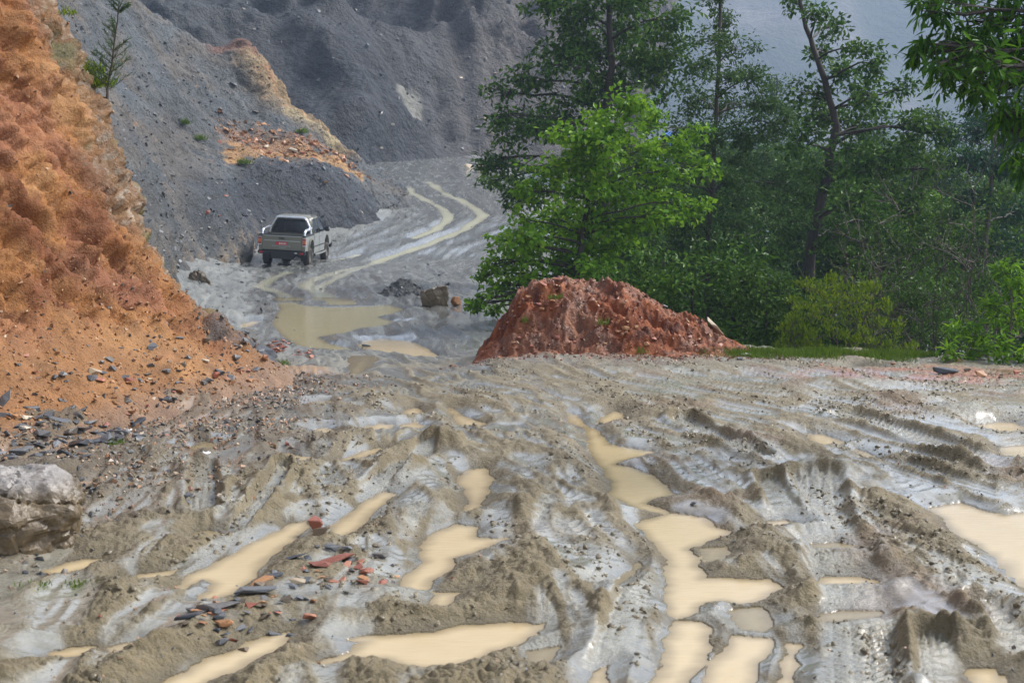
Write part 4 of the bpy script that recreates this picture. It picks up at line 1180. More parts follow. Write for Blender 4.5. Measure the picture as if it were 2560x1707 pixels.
for k, (px, py, w, m, lab) in enumerate([
        (2450, 945, 36, 'orange_stone', 'orange stone just right of the dark flat slab'), (2418, 938, 22, 'brown_stone', 'small brown stone between the dark slab and the orange stone'), (2545, 940, 34, 'red_stone', 'red stone at the right edge of the picture by the bush'),
        (2230, 915, 20, 'orange_stone', 'small tan stone on the grass edge left of the dark flat slab'), (2165, 912, 30, 'slate', 'flat dark stone on the grass strip'), (1845, 905, 26, 'slate', 'dark stone in the mud just right of the red mound'),
        (2052, 925, 14, 'red_stone', 'small red stone in the mud below the grass strip'), (2395, 912, 24, 'orange_stone', 'orange stone right behind the dark flat slab'), (1735, 1262, 22, 'slate', 'dark stone sitting in the mud right of the winding puddle'), (1960, 1310, 20, 'brown_stone', 'brown lump of stone at the bright little puddle')]):
    stone('loose_stone', lab, 'stone', 'road', px, py, w, m, .6, 1.3, 40 * k, (0, 0), 30 + k)

# the slate rubble in the middle of the foreground, stone by stone
RUB = [(835, 1412, 98, 'red_stone', .34, 2.6, 24, 'long brick red stone lying across the slate rubble'), (655, 1462, 62, 'orange_stone', .42, 2.2, 48, 'orange finger of stone at the edge of the long puddle'),
       (790, 1432, 62, 'red_stone', .4, 2.0, 5, 'pinkish stone below the long brick red one'), (545, 1535, 108, 'slate', .26, 1.8, 22, 'large blue grey slate slab at the lower left of the rubble'),
       (640, 1500, 96, 'slate', .40, 2.2, 6, 'dark muddy slate lump above the large slab'), (560, 1572, 42, 'orange_stone', .7, 1.2, 30, 'orange block under the large slate slab'), (835, 1382, 50, 'slate', .4, 1.4, 10, 'pale grey slate on top of the rubble near the puddle'),
       (745, 1410, 58, 'slate', .24, 1.6, 20, 'flat grey slate left of the long brick red stone'), (775, 1415, 46, 'slate', .3, 1.9, -60, 'upright grey slate touching the long brick red stone'), (945, 1395, 60, 'slate', .28, 1.9, -30, 'grey slate slab at the right end of the rubble'),
       (675, 1455, 56, 'slate', .24, 2.0, 8, 'thin grey slate above the dark muddy lump'), (740, 1470, 40, 'pale_stone', .5, 1.5, 0, 'yellowish stone in the middle of the rubble'), (480, 1572, 82, 'slate', .26, 1.9, 2, 'grey slate half under the mud at the lower left of the rubble'),
       (690, 1562, 44, 'slate', .4, 1.5, 20, 'blue grey stone near the top of the bottom puddle'), (725, 1565, 32, 'slate', .5, 1.2, 0, 'rounder blue grey stone next to it near the bottom puddle'), (780, 1540, 40, 'red_stone', .5, 1.3, 40, 'small red stone in the mud below the rubble'),
       (800, 1350, 44, 'brown_stone', .7, 1.1, 0, 'brown stone at the lower end of the narrow slanting puddle'), (785, 1320, 34, 'red_stone', 1.1, 1., 30, 'pointed red brown stone between two slanting puddles'), (880, 1440, 26, 'slate', .3, 1.6, -50, 'small pale slate on the mud right of the rubble'), (820, 1480, 26, 'slate', .3, 1.7, -55, 'small tilted slate below the yellowish stone')]
for k, (px, py, w, m, fl, lo, tu, lab) in enumerate(RUB):
    stone('rubble_stone', lab, 'stone', 'road', px, py, w * 1.3, m, fl, lo, tu, (random.uniform(-12, 12), random.uniform(-14, 14)), 60 + k, 'slate rubble in the foreground', .12, 12, .04)
for k in range(120):
    a = random.uniform(0, 1); px = 500 + 470 * a + random.gauss(0, 45); py = 1565 - 175 * a + random.gauss(0, 36)
    m = random.choice(['slate', 'slate', 'slate', 'brown_stone', 'brown_stone', 'orange_stone', 'red_stone', 'grey_stone']); w = random.uniform(16, 50)
    lab = '%s %s chip in the %s of the foreground slate rubble' % ('small' if w < 30 else 'palm sized', {'slate': 'dark slate', 'orange_stone': 'orange stone', 'red_stone': 'brick red', 'brown_stone': 'brown stone', 'grey_stone': 'grey stone'}[m], ['lower left end', 'left part', 'middle', 'right part', 'upper right end'][int(a * 4.999)])
    stone('rubble_chip', lab, 'stone', 'road', px, py, w, m, random.uniform(.25, .6), random.uniform(1.1, 2), random.uniform(0, 180), (random.uniform(-20, 20), random.uniform(-20, 20)), 90 + k, lab[:lab.index(' of the')] + ' chips', .15, 9, 0)

def part_of(v, lo, hi, names):
    return names[int(min(max((v - lo) / (hi - lo), 0), .999) * len(names))]


LOOK = {'slate': 'dark slate', 'orange_stone': 'orange', 'red_stone': 'brick red', 'pale_stone': 'pale', 'brown_stone': 'brown', 'grey_stone': 'grey'}
# stones strewn over the orange talus and the foot of the bank
for k in range(150):
    t = random.random(); px = random.uniform(0, 660) ; foot = 1145 - px * .31
    py = foot - abs(random.gauss(0, 1)) * (130 - px * .10) * .9
    dark = random.random() < .5 + .25 * (px < 250) * (foot - py < 80)
    m = 'slate' if dark else random.choice(['orange_stone', 'orange_stone', 'red_stone', 'pale_stone', 'brown_stone'])
    w = random.uniform(11, 34) * (1 if random.random() < .85 else 1.4)
    lab = '%s %s stone %s the orange talus, %s' % ('tiny' if w < 17 else 'small' if w < 27 else 'fist sized', LOOK[m], 'near the foot of' if foot - py < 45 else 'half way up' if foot - py < 120 else 'high up on', part_of(px, 0, 660, ['at the left edge', 'above the boulder', 'above the slate band', 'near the cliff nose', 'below the slate block']))
    stone('talus_stone', lab, 'stone', 'cliff', px, py, w, m, random.uniform(.3, .7), random.uniform(1, 1.8), random.uniform(0, 180), (random.uniform(-25, 25), random.uniform(-25, 25)), 150 + k, lab, .25, 9, 0)
for k in range(80):
    px = random.uniform(0, 350); py = 1140 - px * .22 + random.gauss(4, 26)
    py = max(py, 1060); w = random.uniform(26, 66)
    lab = '%s wet slate, %s of the stone band behind the boulder%s' % ('large' if w > 52 else 'middling' if w > 38 else 'small', part_of(px, 0, 350, ['left end', 'left part', 'middle', 'right part', 'right tip']), '' if py > 1105 else ', upper row')
    stone('slate_stone', lab, 'stone', 'road', px, py, w, 'slate', random.uniform(.25, .5), random.uniform(1.2, 2), random.uniform(0, 180), (random.uniform(-20, 20), random.uniform(-20, 20)), 320 + k, lab, .15, 10, .03)
for k in range(26):
    px = random.uniform(665, 780); py = 868 + (px - 665) * .22 + random.gauss(0, 10)
    w = random.uniform(12, 28)
    lab = '%s flat red stone in the %s of the rubble behind the slate block' % ('larger' if w > 20 else 'small', part_of(px, 665, 780, ['left part', 'middle', 'right part']))
    stone('red_rubble_stone', lab, 'stone', 'road', px, py, w, 'red_stone', random.uniform(.3, .5), random.uniform(1.2, 2), random.uniform(0, 180), (random.uniform(-15, 15), 0), 370 + k, lab, .1, 9, 0)
for k in range(60):
    px = random.uniform(1230, 1830); py = random.uniform(730, 870)
    if py < 700 + max(0, px - 1600) * .75 or py < 700 + max(0, 1300 - px) * 1.6: continue
    m = random.choice(['orange_stone', 'orange_stone', 'orange_stone', 'red_stone']); w = random.uniform(9, 20)
    lab = '%s %s stone stuck %s in the %s of the red mound' % ('tiny' if w < 14 else 'small', LOOK[m], 'high up' if py < 790 else 'low down', part_of(px, 1230, 1830, ['left end', 'left side', 'middle', 'right side', 'right end']))
    stone('mound_stone', lab, 'stone', 'mound', px, py, w, m, random.uniform(.5, .8), random.uniform(1, 1.5), random.uniform(0, 180), (0, 0), 400 + k, lab, .3, 9, 0)
for k, (px, py, w, m, lab) in enumerate([
        (735, 374, 34, 'pale_stone', 'pale slab on the yellow band above the pickup'), (434, 441, 26, 'grey_stone', 'lone grey slab on the left part of the shale slope'), (571, 489, 18, 'red_stone', 'red stone high on the dark shale heap'), (553, 540, 14, 'red_stone', 'small red stone low on the dark shale heap'),
        (820, 456, 20, 'orange_stone', 'orange stone at the right end of the yellow band'), (690, 340, 22, 'grey_stone', 'dark flat stone above the yellow band'), (662, 362, 20, 'pale_stone', 'tan stone left of the pale slab on the slope'), (515, 530, 26, 'red_stone', 'pinkish slab left of the dark shale heap'),
        (584, 592, 18, 'grey_stone', 'grey stone at the left foot of the dark shale heap'), (870, 435, 22, 'orange_stone', 'rust coloured stone above the road bend'), (640, 276, 20, 'grey_stone', 'grey slab under the yellow spur'), (592, 212, 26, 'grey_stone', 'long grey slab just left of the yellow spur')]):
    stone('slope_stone', lab, 'stone', 'scree', px, py, w, m, .5, 1.5, 37 * k, (0, 15), 470 + k, None, .2, 10, 0)
for k, (px, py, w, lab) in enumerate([(1232, 337, 20, 'pale stone low on the far slope near the trees'), (1156, 192, 12, 'white stone high on the far slope'), (1240, 182, 14, 'tan stone on the far slope left of the tall tree'), (985, 312, 16, 'yellow stone under the pale rock face on the far slope'), (1215, 296, 14, 'small pale stone on the far slope above the trees')]):
    stone('slope_stone', lab, 'stone', 'far', px, py, w, 'pale_stone', .6, 1.3, 37 * k, (0, 0), 490 + k, None, .2, 10, 0)

# gravel, chips and clods
def pick_grid(P, n, weight):
    c = P[:-1, :-1]
    ar = np.linalg.norm(np.cross(P[1:, :-1] - c, P[:-1, 1:] - c), axis=-1)
    w = (ar * weight[:-1, :-1]).ravel(); w = w / w.sum()
    i = rng.choice(len(w), n, p=w)
    f = rng.random((n, 2))
    a = c.reshape(-1, 3)[i]; u = (P[:-1, 1:] - c).reshape(-1, 3)[i]; v = (P[1:, :-1] - c).reshape(-1, 3)[i]
    return a + u * f[:, :1] + v * f[:, 1:]


def sizes(n, lo, hi, p=2.5):
    return lo + (hi - lo) * rng.random(n) ** p


RX, RY, RZ = ROAD[:3]
RP = np.stack([RX, RY, RZ], -1)
inr = (np.abs(RX / RY) < .42)
# stony left verge
wv = inr * sstep(3.6, 1.6, RX - tab(T_L, RY) + .18 * np.maximum(RY - 9, 0)) * (RY > 5) * (RY < 19) * (.25 + sstep(-.1, .25, perlin2(RX * .9, RY * .9, 700) + .1))
q = pick_grid(RP, 10500, wv + 1e-9); scatter('verge_gravel', q + [0, 0, .004], sizes(len(q), .010, .07, 3), M['mixed_stone'], 'mixed gravel on the stony left verge', .65, .5)
wv = inr * (RY > 5) * (RY < 20) * (RX - tab(T_L, RY) > 1) * (RX < tab(T_R, RY)) * sstep(.05, .3, perlin2(RX * 1.1, RY * 1.1, 701) + .05)
q = pick_grid(RP, 4500, wv + 1e-9); q = q[q[:, 2] > -.035]; scatter('road_gravel', q + [0, 0, .003], sizes(len(q), .006, .028), M['mixed_stone'], 'small stones pressed into the road mud', .65, .4)
# clods thrown up along the ruts, in the mud's own colour
wv = inr * (RY > 5) * (RY < 23) * (RX - tab(T_L, RY) > .6) * (RX < tab(T_R, RY) + .1) * sstep(-.02, .3, perlin2((RX - tab(T_C, RY)) * 1.4, RY * .5, 702) + .4 * perlin2(RX * 3, RY * 3, 703))
q = pick_grid(RP, 17000, wv + 1e-9); q = q[q[:, 2] > -.03]
cc = mixc(np.broadcast_to(np.array([.16, .122, .062]), (len(q), 3)), (.25, .205, .12), rng.random(len(q)))
zc_ = sizes(len(q), .010, .062, 3); q[:, 2] -= zc_ * .12
o = scatter('mud_clods', q, zc_, M['mud'], 'lumps of mud thrown up along the ruts', .7, .6, 1.2, True, 6, cc)
tq = CLIFF; tz = CLIFF[..., 2]
tw = sstep(2.0, .6, tz) * (tz > -.05) * (np.arange(CLIFF.shape[0])[:, None] < 197) * (CLIFF[..., 1] > 7) * (CLIFF[..., 1] < 20)
q = pick_grid(tq, 8500, tw + 1e-9); scatter('talus_gravel', q, sizes(len(q), .010, .065), M['orange_gravel'], 'loose orange gravel on the talus', .65, .6)
tw = sstep(1.5, 2.5, tz) * (CLIFF[..., 1] > 10) * (tz < 7)
q = pick_grid(tq, 2500, tw + 1e-9); scatter('cliff_gravel', q, sizes(len(q), .01, .07), M['orange_gravel'], 'stones bedded in the orange cliff face', .65, .6)
q = pick_grid(MOUND, 3200, (MOUND[..., 2] > .02) * 1.); scatter('mound_gravel', q, sizes(len(q), .012, .07), M['red_gravel'], 'crumbs and pebbles of red earth on the mound', .7, .6)
sw = np.ones(SCREE.shape[:2]); sw[250:] = 0
q = pick_grid(SCREE, 7000, sw); scatter('shale_chips', q, sizes(len(q), .04, .22, 3), M['grey_stone'], 'grey shale chips covering the slope', .45, .5)
sw = np.zeros(SCREE.shape[:2]); uu = np.linspace(0, 1, SCREE.shape[1])[None]; tt = np.linspace(0, 1.1, SCREE.shape[0])[:, None]
sw = np.exp(-((tt - .46) / .09) ** 2) * sstep(.34, .42, uu) * sstep(.85, .72, uu)
q = pick_grid(SCREE, 900, sw + 1e-9); scatter('rust_chips', q, sizes(len(q), .06, .36, 3), M['orange_stone'], 'rust coloured rubble round the yellow band', .5, .5)
fw = np.zeros(FAR.shape[:2]); fw[:140] = 1; fw *= (np.linspace(0, 1, FAR.shape[1])[None] < .85)
q = pick_grid(FAR, 4500, fw); scatter('slope_rubble', q, sizes(len(q), .08, .6, 4.5), M['grey_stone'], 'broken rock strewn over the far slope', .6, .5)
wv = inr * np.exp(-(((RX - 1.5) / 2.6) ** 2 + ((RY - 19.5) / .45) ** 2) ** 2) * (RX > -1) * (RX < 4)
q = pick_grid(RP, 900, wv + 1e-12); scatter('spilled_gravel', q, sizes(len(q), .012, .07, 3), M['red_gravel'], 'red crumbs spilled round the foot of the mound', .7, .6)
q = pick_grid(HEAP, 400, np.ones(HEAP.shape[:2])); scatter('heap_chips', q, sizes(len(q), .03, .16), M['slate'], 'slate chips on the grey spoil heap', .4, .5)
# broken shale along the far road edges
wv = inr * (RY > 24) * (RY < 100) * (sstep(1.6, .2, RX - tab(T_L, RY)) + .12 * (RX < tab(T_R, RY)))
q = pick_grid(RP, 2500, wv + 1e-9); scatter('road_edge_chips', q, sizes(len(q), .03, .22, 3), M['grey_stone'], 'shale chips along the edge of the far road', .45, .5)

# ------------------------------------------------------------------ the pickup
def prism(bm, prof, x0, x1):
    """(y, z) outline carried across the width"""
    a = [bm.verts.new((x0, y, z)) for y, z in prof]; b = [bm.verts.new((x1, y, z)) for y, z in prof]
    n = len(prof)
    bm.faces.new(a); bm.faces.new(b[::-1])
    for i in range(n): bm.faces.new((a[i], b[i], b[(i + 1) % n], a[(i + 1) % n]))


def box(bm, x0, x1, y0, y1, z0, z1): prism(bm, [(y0, z0), (y1, z0), (y1, z1), (y0, z1)], x0, x1)


def fin(name, bm, mat, parent, bev=0., seg=2, smooth=False):
    bmesh.ops.recalc_face_normals(bm, faces=bm.faces)
    if bev: bmesh.ops.bevel(bm, geom=list(bm.edges), offset=bev, segments=seg, affect='EDGES', clamp_overlap=True)
    return bm_obj(name, bm, M[mat], parent, smooth)


def tube_np(path, rad, sides=8):
    path = np.asarray(path, float); rad = np.broadcast_to(np.asarray(rad, float), (len(path),))
    t = np.gradient(path, axis=0); t /= np.linalg.norm(t, axis=1, keepdims=True) + 1e-9
    ref = np.array([.31, .17, .93]) if abs(t[:, 2]).mean() < .8 else np.array([.95, .2, .1])
    a = np.cross(t, ref); a /= np.linalg.norm(a, axis=1, keepdims=True) + 1e-9
    b = np.cross(t, a)
    th = np.arange(sides) * 2 * np.pi / sides
    V = path[:, None] + rad[:, None, None] * (np.cos(th)[None, :, None] * a[:, None] + np.sin(th)[None, :, None] * b[:, None])
    i = np.arange(len(path) * sides).reshape(len(path), sides); j = np.roll(i, -1, 1)
    f = np.stack([i[:-1], j[:-1], j[1:], i[1:]], -1).reshape(-1, 4)
    return V.reshape(-1, 3), f


def tubes_obj(name, tubes, mat, parent=None, org=(0, 0, 0)):
    Vs, Fs, off = [], [], 0
    for v, f in tubes:
        Vs.append(v); Fs.append(f + off); off += len(v)
    return mesh_np(name, np.concatenate(Vs) - np.asarray(org), np.concatenate(Fs), mat, parent)


def lathe(name, prof, mat, parent, loc, n=28):
    """(radius, x) outline turned about the axle"""
    bm = bmesh.new(); rings = []
    for k in range(n):
        a = 2 * math.pi * k / n
        rings.append([bm.verts.new((x, r * math.cos(a), r * math.sin(a))) for r, x in prof])
    for k in range(n):
        A, B = rings[k], rings[(k + 1) % n]
        for i in range(len(prof) - 1):
            if prof[i][0] < 1e-4 and prof[i + 1][0] < 1e-4: continue
            bm.faces.new((A[i], A[i + 1], B[i + 1], B[i]))
    bmesh.ops.remove_doubles(bm, verts=bm.verts, dist=1e-5)
    bmesh.ops.recalc_face_normals(bm, faces=bm.faces)
    o = bm_obj(name, bm, M[mat], parent, True); o.location = loc
    return o


def build_truck():
    t = empty('pickup_truck')
    tag(t, 'olive grey double cab pickup driving away with steel roll bar and red number plate', 'pickup truck')
    W = .88
    # load bed: two side panels, front wall, floor
    for s in (-1, 1):
        bm = bmesh.new()
        pr = [(.02, .66), (.55, .62), (.62, .80), (.76, .98), (.98, 1.05), (1.20, .98), (1.34, .80), (1.41, .60), (1.52, .60), (1.52, 1.18), (.02, 1.18)]
        prism(bm, pr, s * (W - .07), s * W); fin('bed_side', bm, 'paint', t, .014)
        bm = bmesh.new(); box(bm, s * (W - .11), s * (W + .012), .0, 1.53, 1.181, 1.225); o = fin('bed_rail', bm, 'dark', t, .01)
        bm = bmesh.new()      # flared arch lip
        arc = [(.98 + .46 * math.cos(a), .62 + .46 * math.sin(a)) for a in np.linspace(.05, math.pi - .05, 14)]
        arc2 = [(.98 + .405 * math.cos(a), .62 + .405 * math.sin(a)) for a in np.linspace(math.pi - .05, .05, 14)]
        prism(bm, arc + arc2, s * (W - .02), s * (W + .045)); fin('wheel_arch', bm, 'paint', t, .008)
    bm = bmesh.new(); box(bm, -W + .08, W - .08, .04, 1.50, .62, .70); fin('bed_floor', bm, 'dark', t)
    bm = bmesh.new(); box(bm, -W + .08, W - .08, 1.47, 1.515, .70, 1.20); fin('bed_front', bm, 'paint', t)
    # tailgate with its pressed crease, handle and lettering
    bm = bmesh.new(); box(bm, -.74, .74, -.035, .03, .665, 1.20); tg = fin('tailgate', bm, 'paint', t, .014)
    bm = bmesh.new(); box(bm, -.68, .68, -.048, -.030, .995, 1.018); fin('crease', bm, 'silver', tg, .004)
    bm = bmesh.new(); box(bm, -.74, .74, -.046, -.02, 1.172, 1.196); fin('top_edge', bm, 'silver', tg, .006)
    bm = bmesh.new(); box(bm, -.75, .75, -.04, .06, 1.2015, 1.235); fin('tailgate_cap', bm, 'dark', tg, .01)
    bm = bmesh.new(); box(bm, -.13, .09, -.052, -.030, 1.075, 1.125); fin('handle', bm, 'black', tg, .01)
    x = -.38
    for wdt in (.07, .05, .065, .05, .06, .05, .07, .05, .06, .05, .06):      # raised letters, too small to read
        bm = bmesh.new(); box(bm, x, x + wdt * .72, -.044, -.034, .792, .838); fin('letter', bm, 'badge', tg); x += wdt * 1.12
    bm = bmesh.new(); box(bm, -.10, .14, -.043, -.034, .735, .762); fin('letter', bm, 'badge', tg)
    pl = bmesh.new(); box(pl, -.24, .20, -.052, -.036, .848, .968); p = fin('number_plate', pl, 'plate', tg, .01)
    x = -.11
    for wdt in (.04, .03, .045, .03, .04, .035):
        bm = bmesh.new(); box(bm, x, x + wdt * .75, -.056, -.0525, .872, .94); fin('character', bm, 'plate_white', p); x += wdt * 1.3
    # corner posts and tail lights
    for s in (-1, 1):
        bm = bmesh.new(); box(bm, s * .745, s * (W + .002), -.028, .06, .60, 1.18); fin('corner_post', bm, 'paint', t, .016)
        bm = bmesh.new(); box(bm, s * .765, s * (W + .012), -.05, .05, .83, 1.13); tl = fin('tail_light', bm, 'clear_lens', t, .014)
        bm = bmesh.new(); box(bm, s * .772, s * (W + .018), -.058, .03, 1.045, 1.115); fin('red_lens', bm, 'red_lens', tl, .008)
        bm = bmesh.new(); box(bm, s * .772, s * (W + .018), -.058, .03, .94, 1.042); fin('amber_lens', bm, 'amber_lens', tl, .008)
        bm = bmesh.new(); box(bm, s * .772, s * (W + .018), -.058, .03, .872, .937); fin('red_lens', bm, 'red_lens', tl, .008)
    # bumper, step and what hangs below
    bm = bmesh.new(); box(bm, -W - .02, W + .02, -.14, .02, .50, .645); bp = fin('rear_bumper', bm, 'black', t, .03)
    for s in (-1, 1):
        bm = bmesh.new(); box(bm, s * .70, s * .84, -.15, -.10, .53, .60); fin('reflector', bm, 'red_lens', bp, .008)
    bm = bmesh.new(); box(bm, .50, .60, -.15, -.12, .555, .60); fin('lamp', bm, 'clear_lens', bp, .006)
    bm = bmesh.new(); box(bm, -.40, .40, -.10, 4.4, .34, .52); fin('chassis', bm, 'black', t)
    lathe('spare_wheel', [(.001, -.09), (.30, -.09), (.34, -.05), (.34, .05), (.30, .09), (.001, .09)], 'tyre', t, (0, .45, .40)).rotation_euler = (0, R(90), 0)
    bm = bmesh.new(); box(bm, -.80, .80, .95, 1.02, .31, .39); fin('rear_axle', bm, 'black', t, .01)
    v, f = tube_np([(.45, 1.2, .40), (.45, .3, .40), (.44, -.06, .38)], .03); mesh_np('exhaust_pipe', v, f, M['chrome'], t)
    for s in (-1, 1):
        bm = bmesh.new(); box(bm, s * .60, s * .86, .50, .52, .22, .62); fin('mud_flap', bm, 'black', t)
        v, f = tube_np([(s * .90, 1.60, .42), (s * .91, 1.75, .40), (s * .91, 3.45, .40), (s * .90, 3.6, .42)], .04); mesh_np('side_step', v, f, M['rim'], t)
    # cab: lower doors, greenhouse, roof, bonnet
    for s in (-1, 1):
        for k, (y0, y1) in enumerate(((1.55, 2.50), (2.51, 3.52))):
            bm = bmesh.new(); prism(bm, [(y0, .46), (y1, .46), (y1, 1.20), (y0, 1.22)], s * (W - .06), s * W); d = fin('door', bm, 'paint', t, .014)
            bm = bmesh.new(); box(bm, s * (W + .002), s * (W + .03), y0 + .1, y0 + .27, 1.06, 1.10); fin('door_handle', bm, 'chrome', d, .008)
            bm = bmesh.new(); box(bm, s * (W - .012), s * (W + .012), y0 + .04, y1 - .04, .70, .745); fin('rub_strip', bm, 'dark', d, .004)
    bm = bmesh.new(); box(bm, -W + .061, W - .061, 1.55, 3.60, .46, 1.21); fin('cab_floor', bm, 'dark', t)
    # greenhouse as a tapered shell: pillars and roof
    def xw(z): return W - .03 - (z - 1.20) * .26
    def quad(bm, pts):
        bm.faces.new([bm.verts.new(p) for p in pts])
    zr = 1.80
    yb = lambda z: 1.56 + (z - 1.20) * .22
    yf = lambda z: 3.62 - (z - 1.20) * 1.05
    bm = bmesh.new()
    lo = [(-xw(1.2), yb(1.2), 1.2), (xw(1.2), yb(1.2), 1.2), (xw(1.2), yf(1.2), 1.2), (-xw(1.2), yf(1.2), 1.2)]
    hi = [(-xw(zr), yb(zr), zr), (xw(zr), yb(zr), zr), (xw(zr), yf(zr), zr), (-xw(zr), yf(zr), zr)]
    a = [bm.verts.new(p) for p in lo]; b = [bm.verts.new(p) for p in hi]
    c = [bm.verts.new((p[0] * .86, p[1] + (.12 if k < 2 else -.12), 1.865)) for k, p in enumerate(hi)]
    for i in range(4):
        j = (i + 1) % 4
        bm.faces.new((a[i], a[j], b[j], b[i])); bm.faces.new((b[i], b[j], c[j], c[i]))
    bm.faces.new(c); bm.faces.new(a[::-1])
    cb = fin('cab_roof', bm, 'paint', t, .035, 3, True)
    def pane(name, pts, off, par, mat='glass'):
        bm = bmesh.new(); o = Vector(off)
        A = [bm.verts.new(Vector(p) + o) for p in pts]; B = [bm.verts.new(Vector(p) - o) for p in pts]
        bm.faces.new(A); bm.faces.new(B[::-1])
        for i in range(len(pts)): bm.faces.new((A[i], B[i], B[(i + 1) % len(pts)], A[(i + 1) % len(pts)]))
        return fin(name, bm, mat, par)
    z0, z1 = 1.24, 1.76
    pane('rear_window', [(-xw(z0) + .07, yb(z0), z0), (xw(z0) - .07, yb(z0), z0), (xw(z1) - .09, yb(z1), z1), (-xw(z1) + .09, yb(z1), z1)], (0, -.012, .004), t)
    for xx in (-.26, .26):
        pane('window_bar', [(xx - .012, yb(z0) - .016, z0), (xx + .012, yb(z0) - .016, z0), (xx + .012, yb(z1) - .016, z1), (xx - .012, yb(z1) - .016, z1)], (0, -.004, 0), t, 'dark')
    pane('windscreen', [(-xw(z0) + .08, yf(z0), z0), (xw(z0) - .08, yf(z0), z0), (xw(z1) - .10, yf(z1), z1), (-xw(z1) + .10, yf(z1), z1)], (0, .012, .010), t)
    for s in (-1, 1):
        for (ya, ybb, yc, yd) in ((1.72, 2.46, 2.42, 1.80), (2.56, 3.46, 2.98, 2.54)):
            pane('side_window', [(s * xw(z0), ya, z0), (s * xw(z0), ybb, z0), (s * xw(z1), yc, z1), (s * xw(z1), yd, z1)], (s * .010, 0, .003), t)
        v, f = tube_np([(s * .70, 1.72, 1.885), (s * .70, 2.1, 1.90), (s * .70, 2.75, 1.89)], .018, 6); mesh_np('roof_rail', v, f, M['black'], t)
        bm = bmesh.new(); box(bm, s * .92, s * 1.12, 3.22, 3.32, 1.22, 1.40); mr = fin('wing_mirror', bm, 'black', t, .03)
        bm = bmesh.new(); box(bm, s * .80, s * .93, 3.26, 3.31, 1.25, 1.30); fin('mirror_arm', bm, 'black', mr)
        bm = bmesh.new(); box(bm, s * 1.085, s * 1.13, 3.21, 3.30, 1.30, 1.39); fin('mirror_tip', bm, 'silver', mr, .01)
    bm = bmesh.new(); prism(bm, [(3.53, .50), (3.62, .62), (3.70, .84), (3.92, 1.0), (4.12, 1.02), (4.32, .96), (4.50, .80), (4.56, .6), (4.95, .6), (5.0, .95), (4.9, 1.08), (3.6, 1.23), (3.53, 1.2)], -W + .02, W - .02); fin('bonnet', bm, 'paint', t, .02)
    bm = bmesh.new(); box(bm, -W, W, 4.93, 5.08, .46, .68); fin('front_bumper', bm, 'black', t, .03)
    # wheels
    for y in (.98, 4.12):
        for s in (-1, 1):
            w = empty('wheel'); w.parent = t; w.location = (s * .77, y, .36)
            lathe('tyre', [(.20, -.10), (.27, -.12), (.34, -.115), (.36, -.09), (.352, -.03), (.36, 0), (.352, .03), (.36, .09), (.34, .115), (.27, .12), (.20, .10)], 'tyre', w, (0, 0, 0))
            lathe('rim', [(.001, s * .03), (.07, s * .05), (.10, s * .035), (.17, s * .05), (.205, s * .095), (.205, -s * .05)], 'rim', w, (0, 0, 0), 20)
    # polished roll bar: two hoops with feet on the bed rails
    rb = empty('roll_bar'); rb.parent = t
    def rounded(pts, r=.09, n=5):
        pts = [Vector(p) for p in pts]; out = [pts[0]]
        for i in range(1, len(pts) - 1):
            a = pts[i] + (pts[i - 1] - pts[i]).normalized() * r; b = pts[i] + (pts[i + 1] - pts[i]).normalized() * r
            for k in range(n + 1):
                u = k / n; out.append((a * (1 - u) + pts[i] * u) * (1 - u) + (pts[i] * (1 - u) + b * u) * u)
        return [tuple(q) for q in out + [pts[-1]]]
    v, f = tube_np(rounded([(-.80, 1.28, 1.22), (-.76, 1.30, 1.42), (-.56, 1.36, 1.80), (.56, 1.36, 1.80), (.76, 1.30, 1.42), (.80, 1.28, 1.22)], .12), .052, 10); mesh_np('hoop', v, f, M['chrome'], rb)
    for s in (-1, 1):
        v, f = tube_np(rounded([(s * .80, 1.30, 1.44), (s * .80, .62, 1.40), (s * .80, .22, 1.38), (s * .80, .14, 1.215)], .10), .048, 10); mesh_np('bed_tube', v, f, M['chrome'], rb)
    return t


truck = build_truck()
tp = at(704, 664, 53.2)
truck.location = (tp[0], 53.2, ground_z(tp[0], 54.2) - .05)
truck.rotation_euler = (R(2.0), R(3.0), R(-4.0))

# ------------------------------------------------------------------ trees and plants
def leaf_unit():
    """one lance-shaped leaf, folded along its rib, along +y, unit length"""
    v = [(0, 0, 0), (.13, .22, .03), (.19, .48, .02), (.10, .78, -.02), (0, 1, -.10), (-.10, .78, -.02), (-.19, .48, .02), (-.13, .22, .03), (0, .25, -.015), (0, .5, -.03), (0, .78, -.06)]
    f = [(0, 1, 8), (1, 2, 9, 8), (2, 3, 10, 9), (3, 4, 10), (4, 5, 10), (5, 6, 9, 10), (6, 7, 8, 9), (7, 0, 8)]
    me = bpy.data.meshes.new('leaf'); me.from_pydata(v, [], f); me.update()
    return me


def frames(D, Nn):
    D = D / (np.linalg.norm(D, axis=1, keepdims=True) + 1e-9)
    S = np.cross(D, Nn); S /= np.linalg.norm(S, axis=1, keepdims=True) + 1e-9
    return D, S, np.cross(S, D)


def leaf_mesh(name, P, D, Nn, L, W, mat, parent, org):
    D, S, Nn = frames(D, Nn)
    L = L[:, None]; W = W[:, None]
    mid = P + D * L * .45 - Nn * L * .02
    V = np.stack([P, mid + S * W * .5 + Nn * W * .22, P + D * L - Nn * L * .10, mid - S * W * .5 + Nn * W * .22], 1)
    i = np.arange(len(P)) * 4
    f = np.concatenate([np.stack([i, i + 1, i + 2], -1), np.stack([i, i + 2, i + 3], -1)])
    o = mesh_np(name, V.reshape(-1, 3) - org, f, mat, parent, smooth=False)
    o['kind'] = 'stuff'
    return o


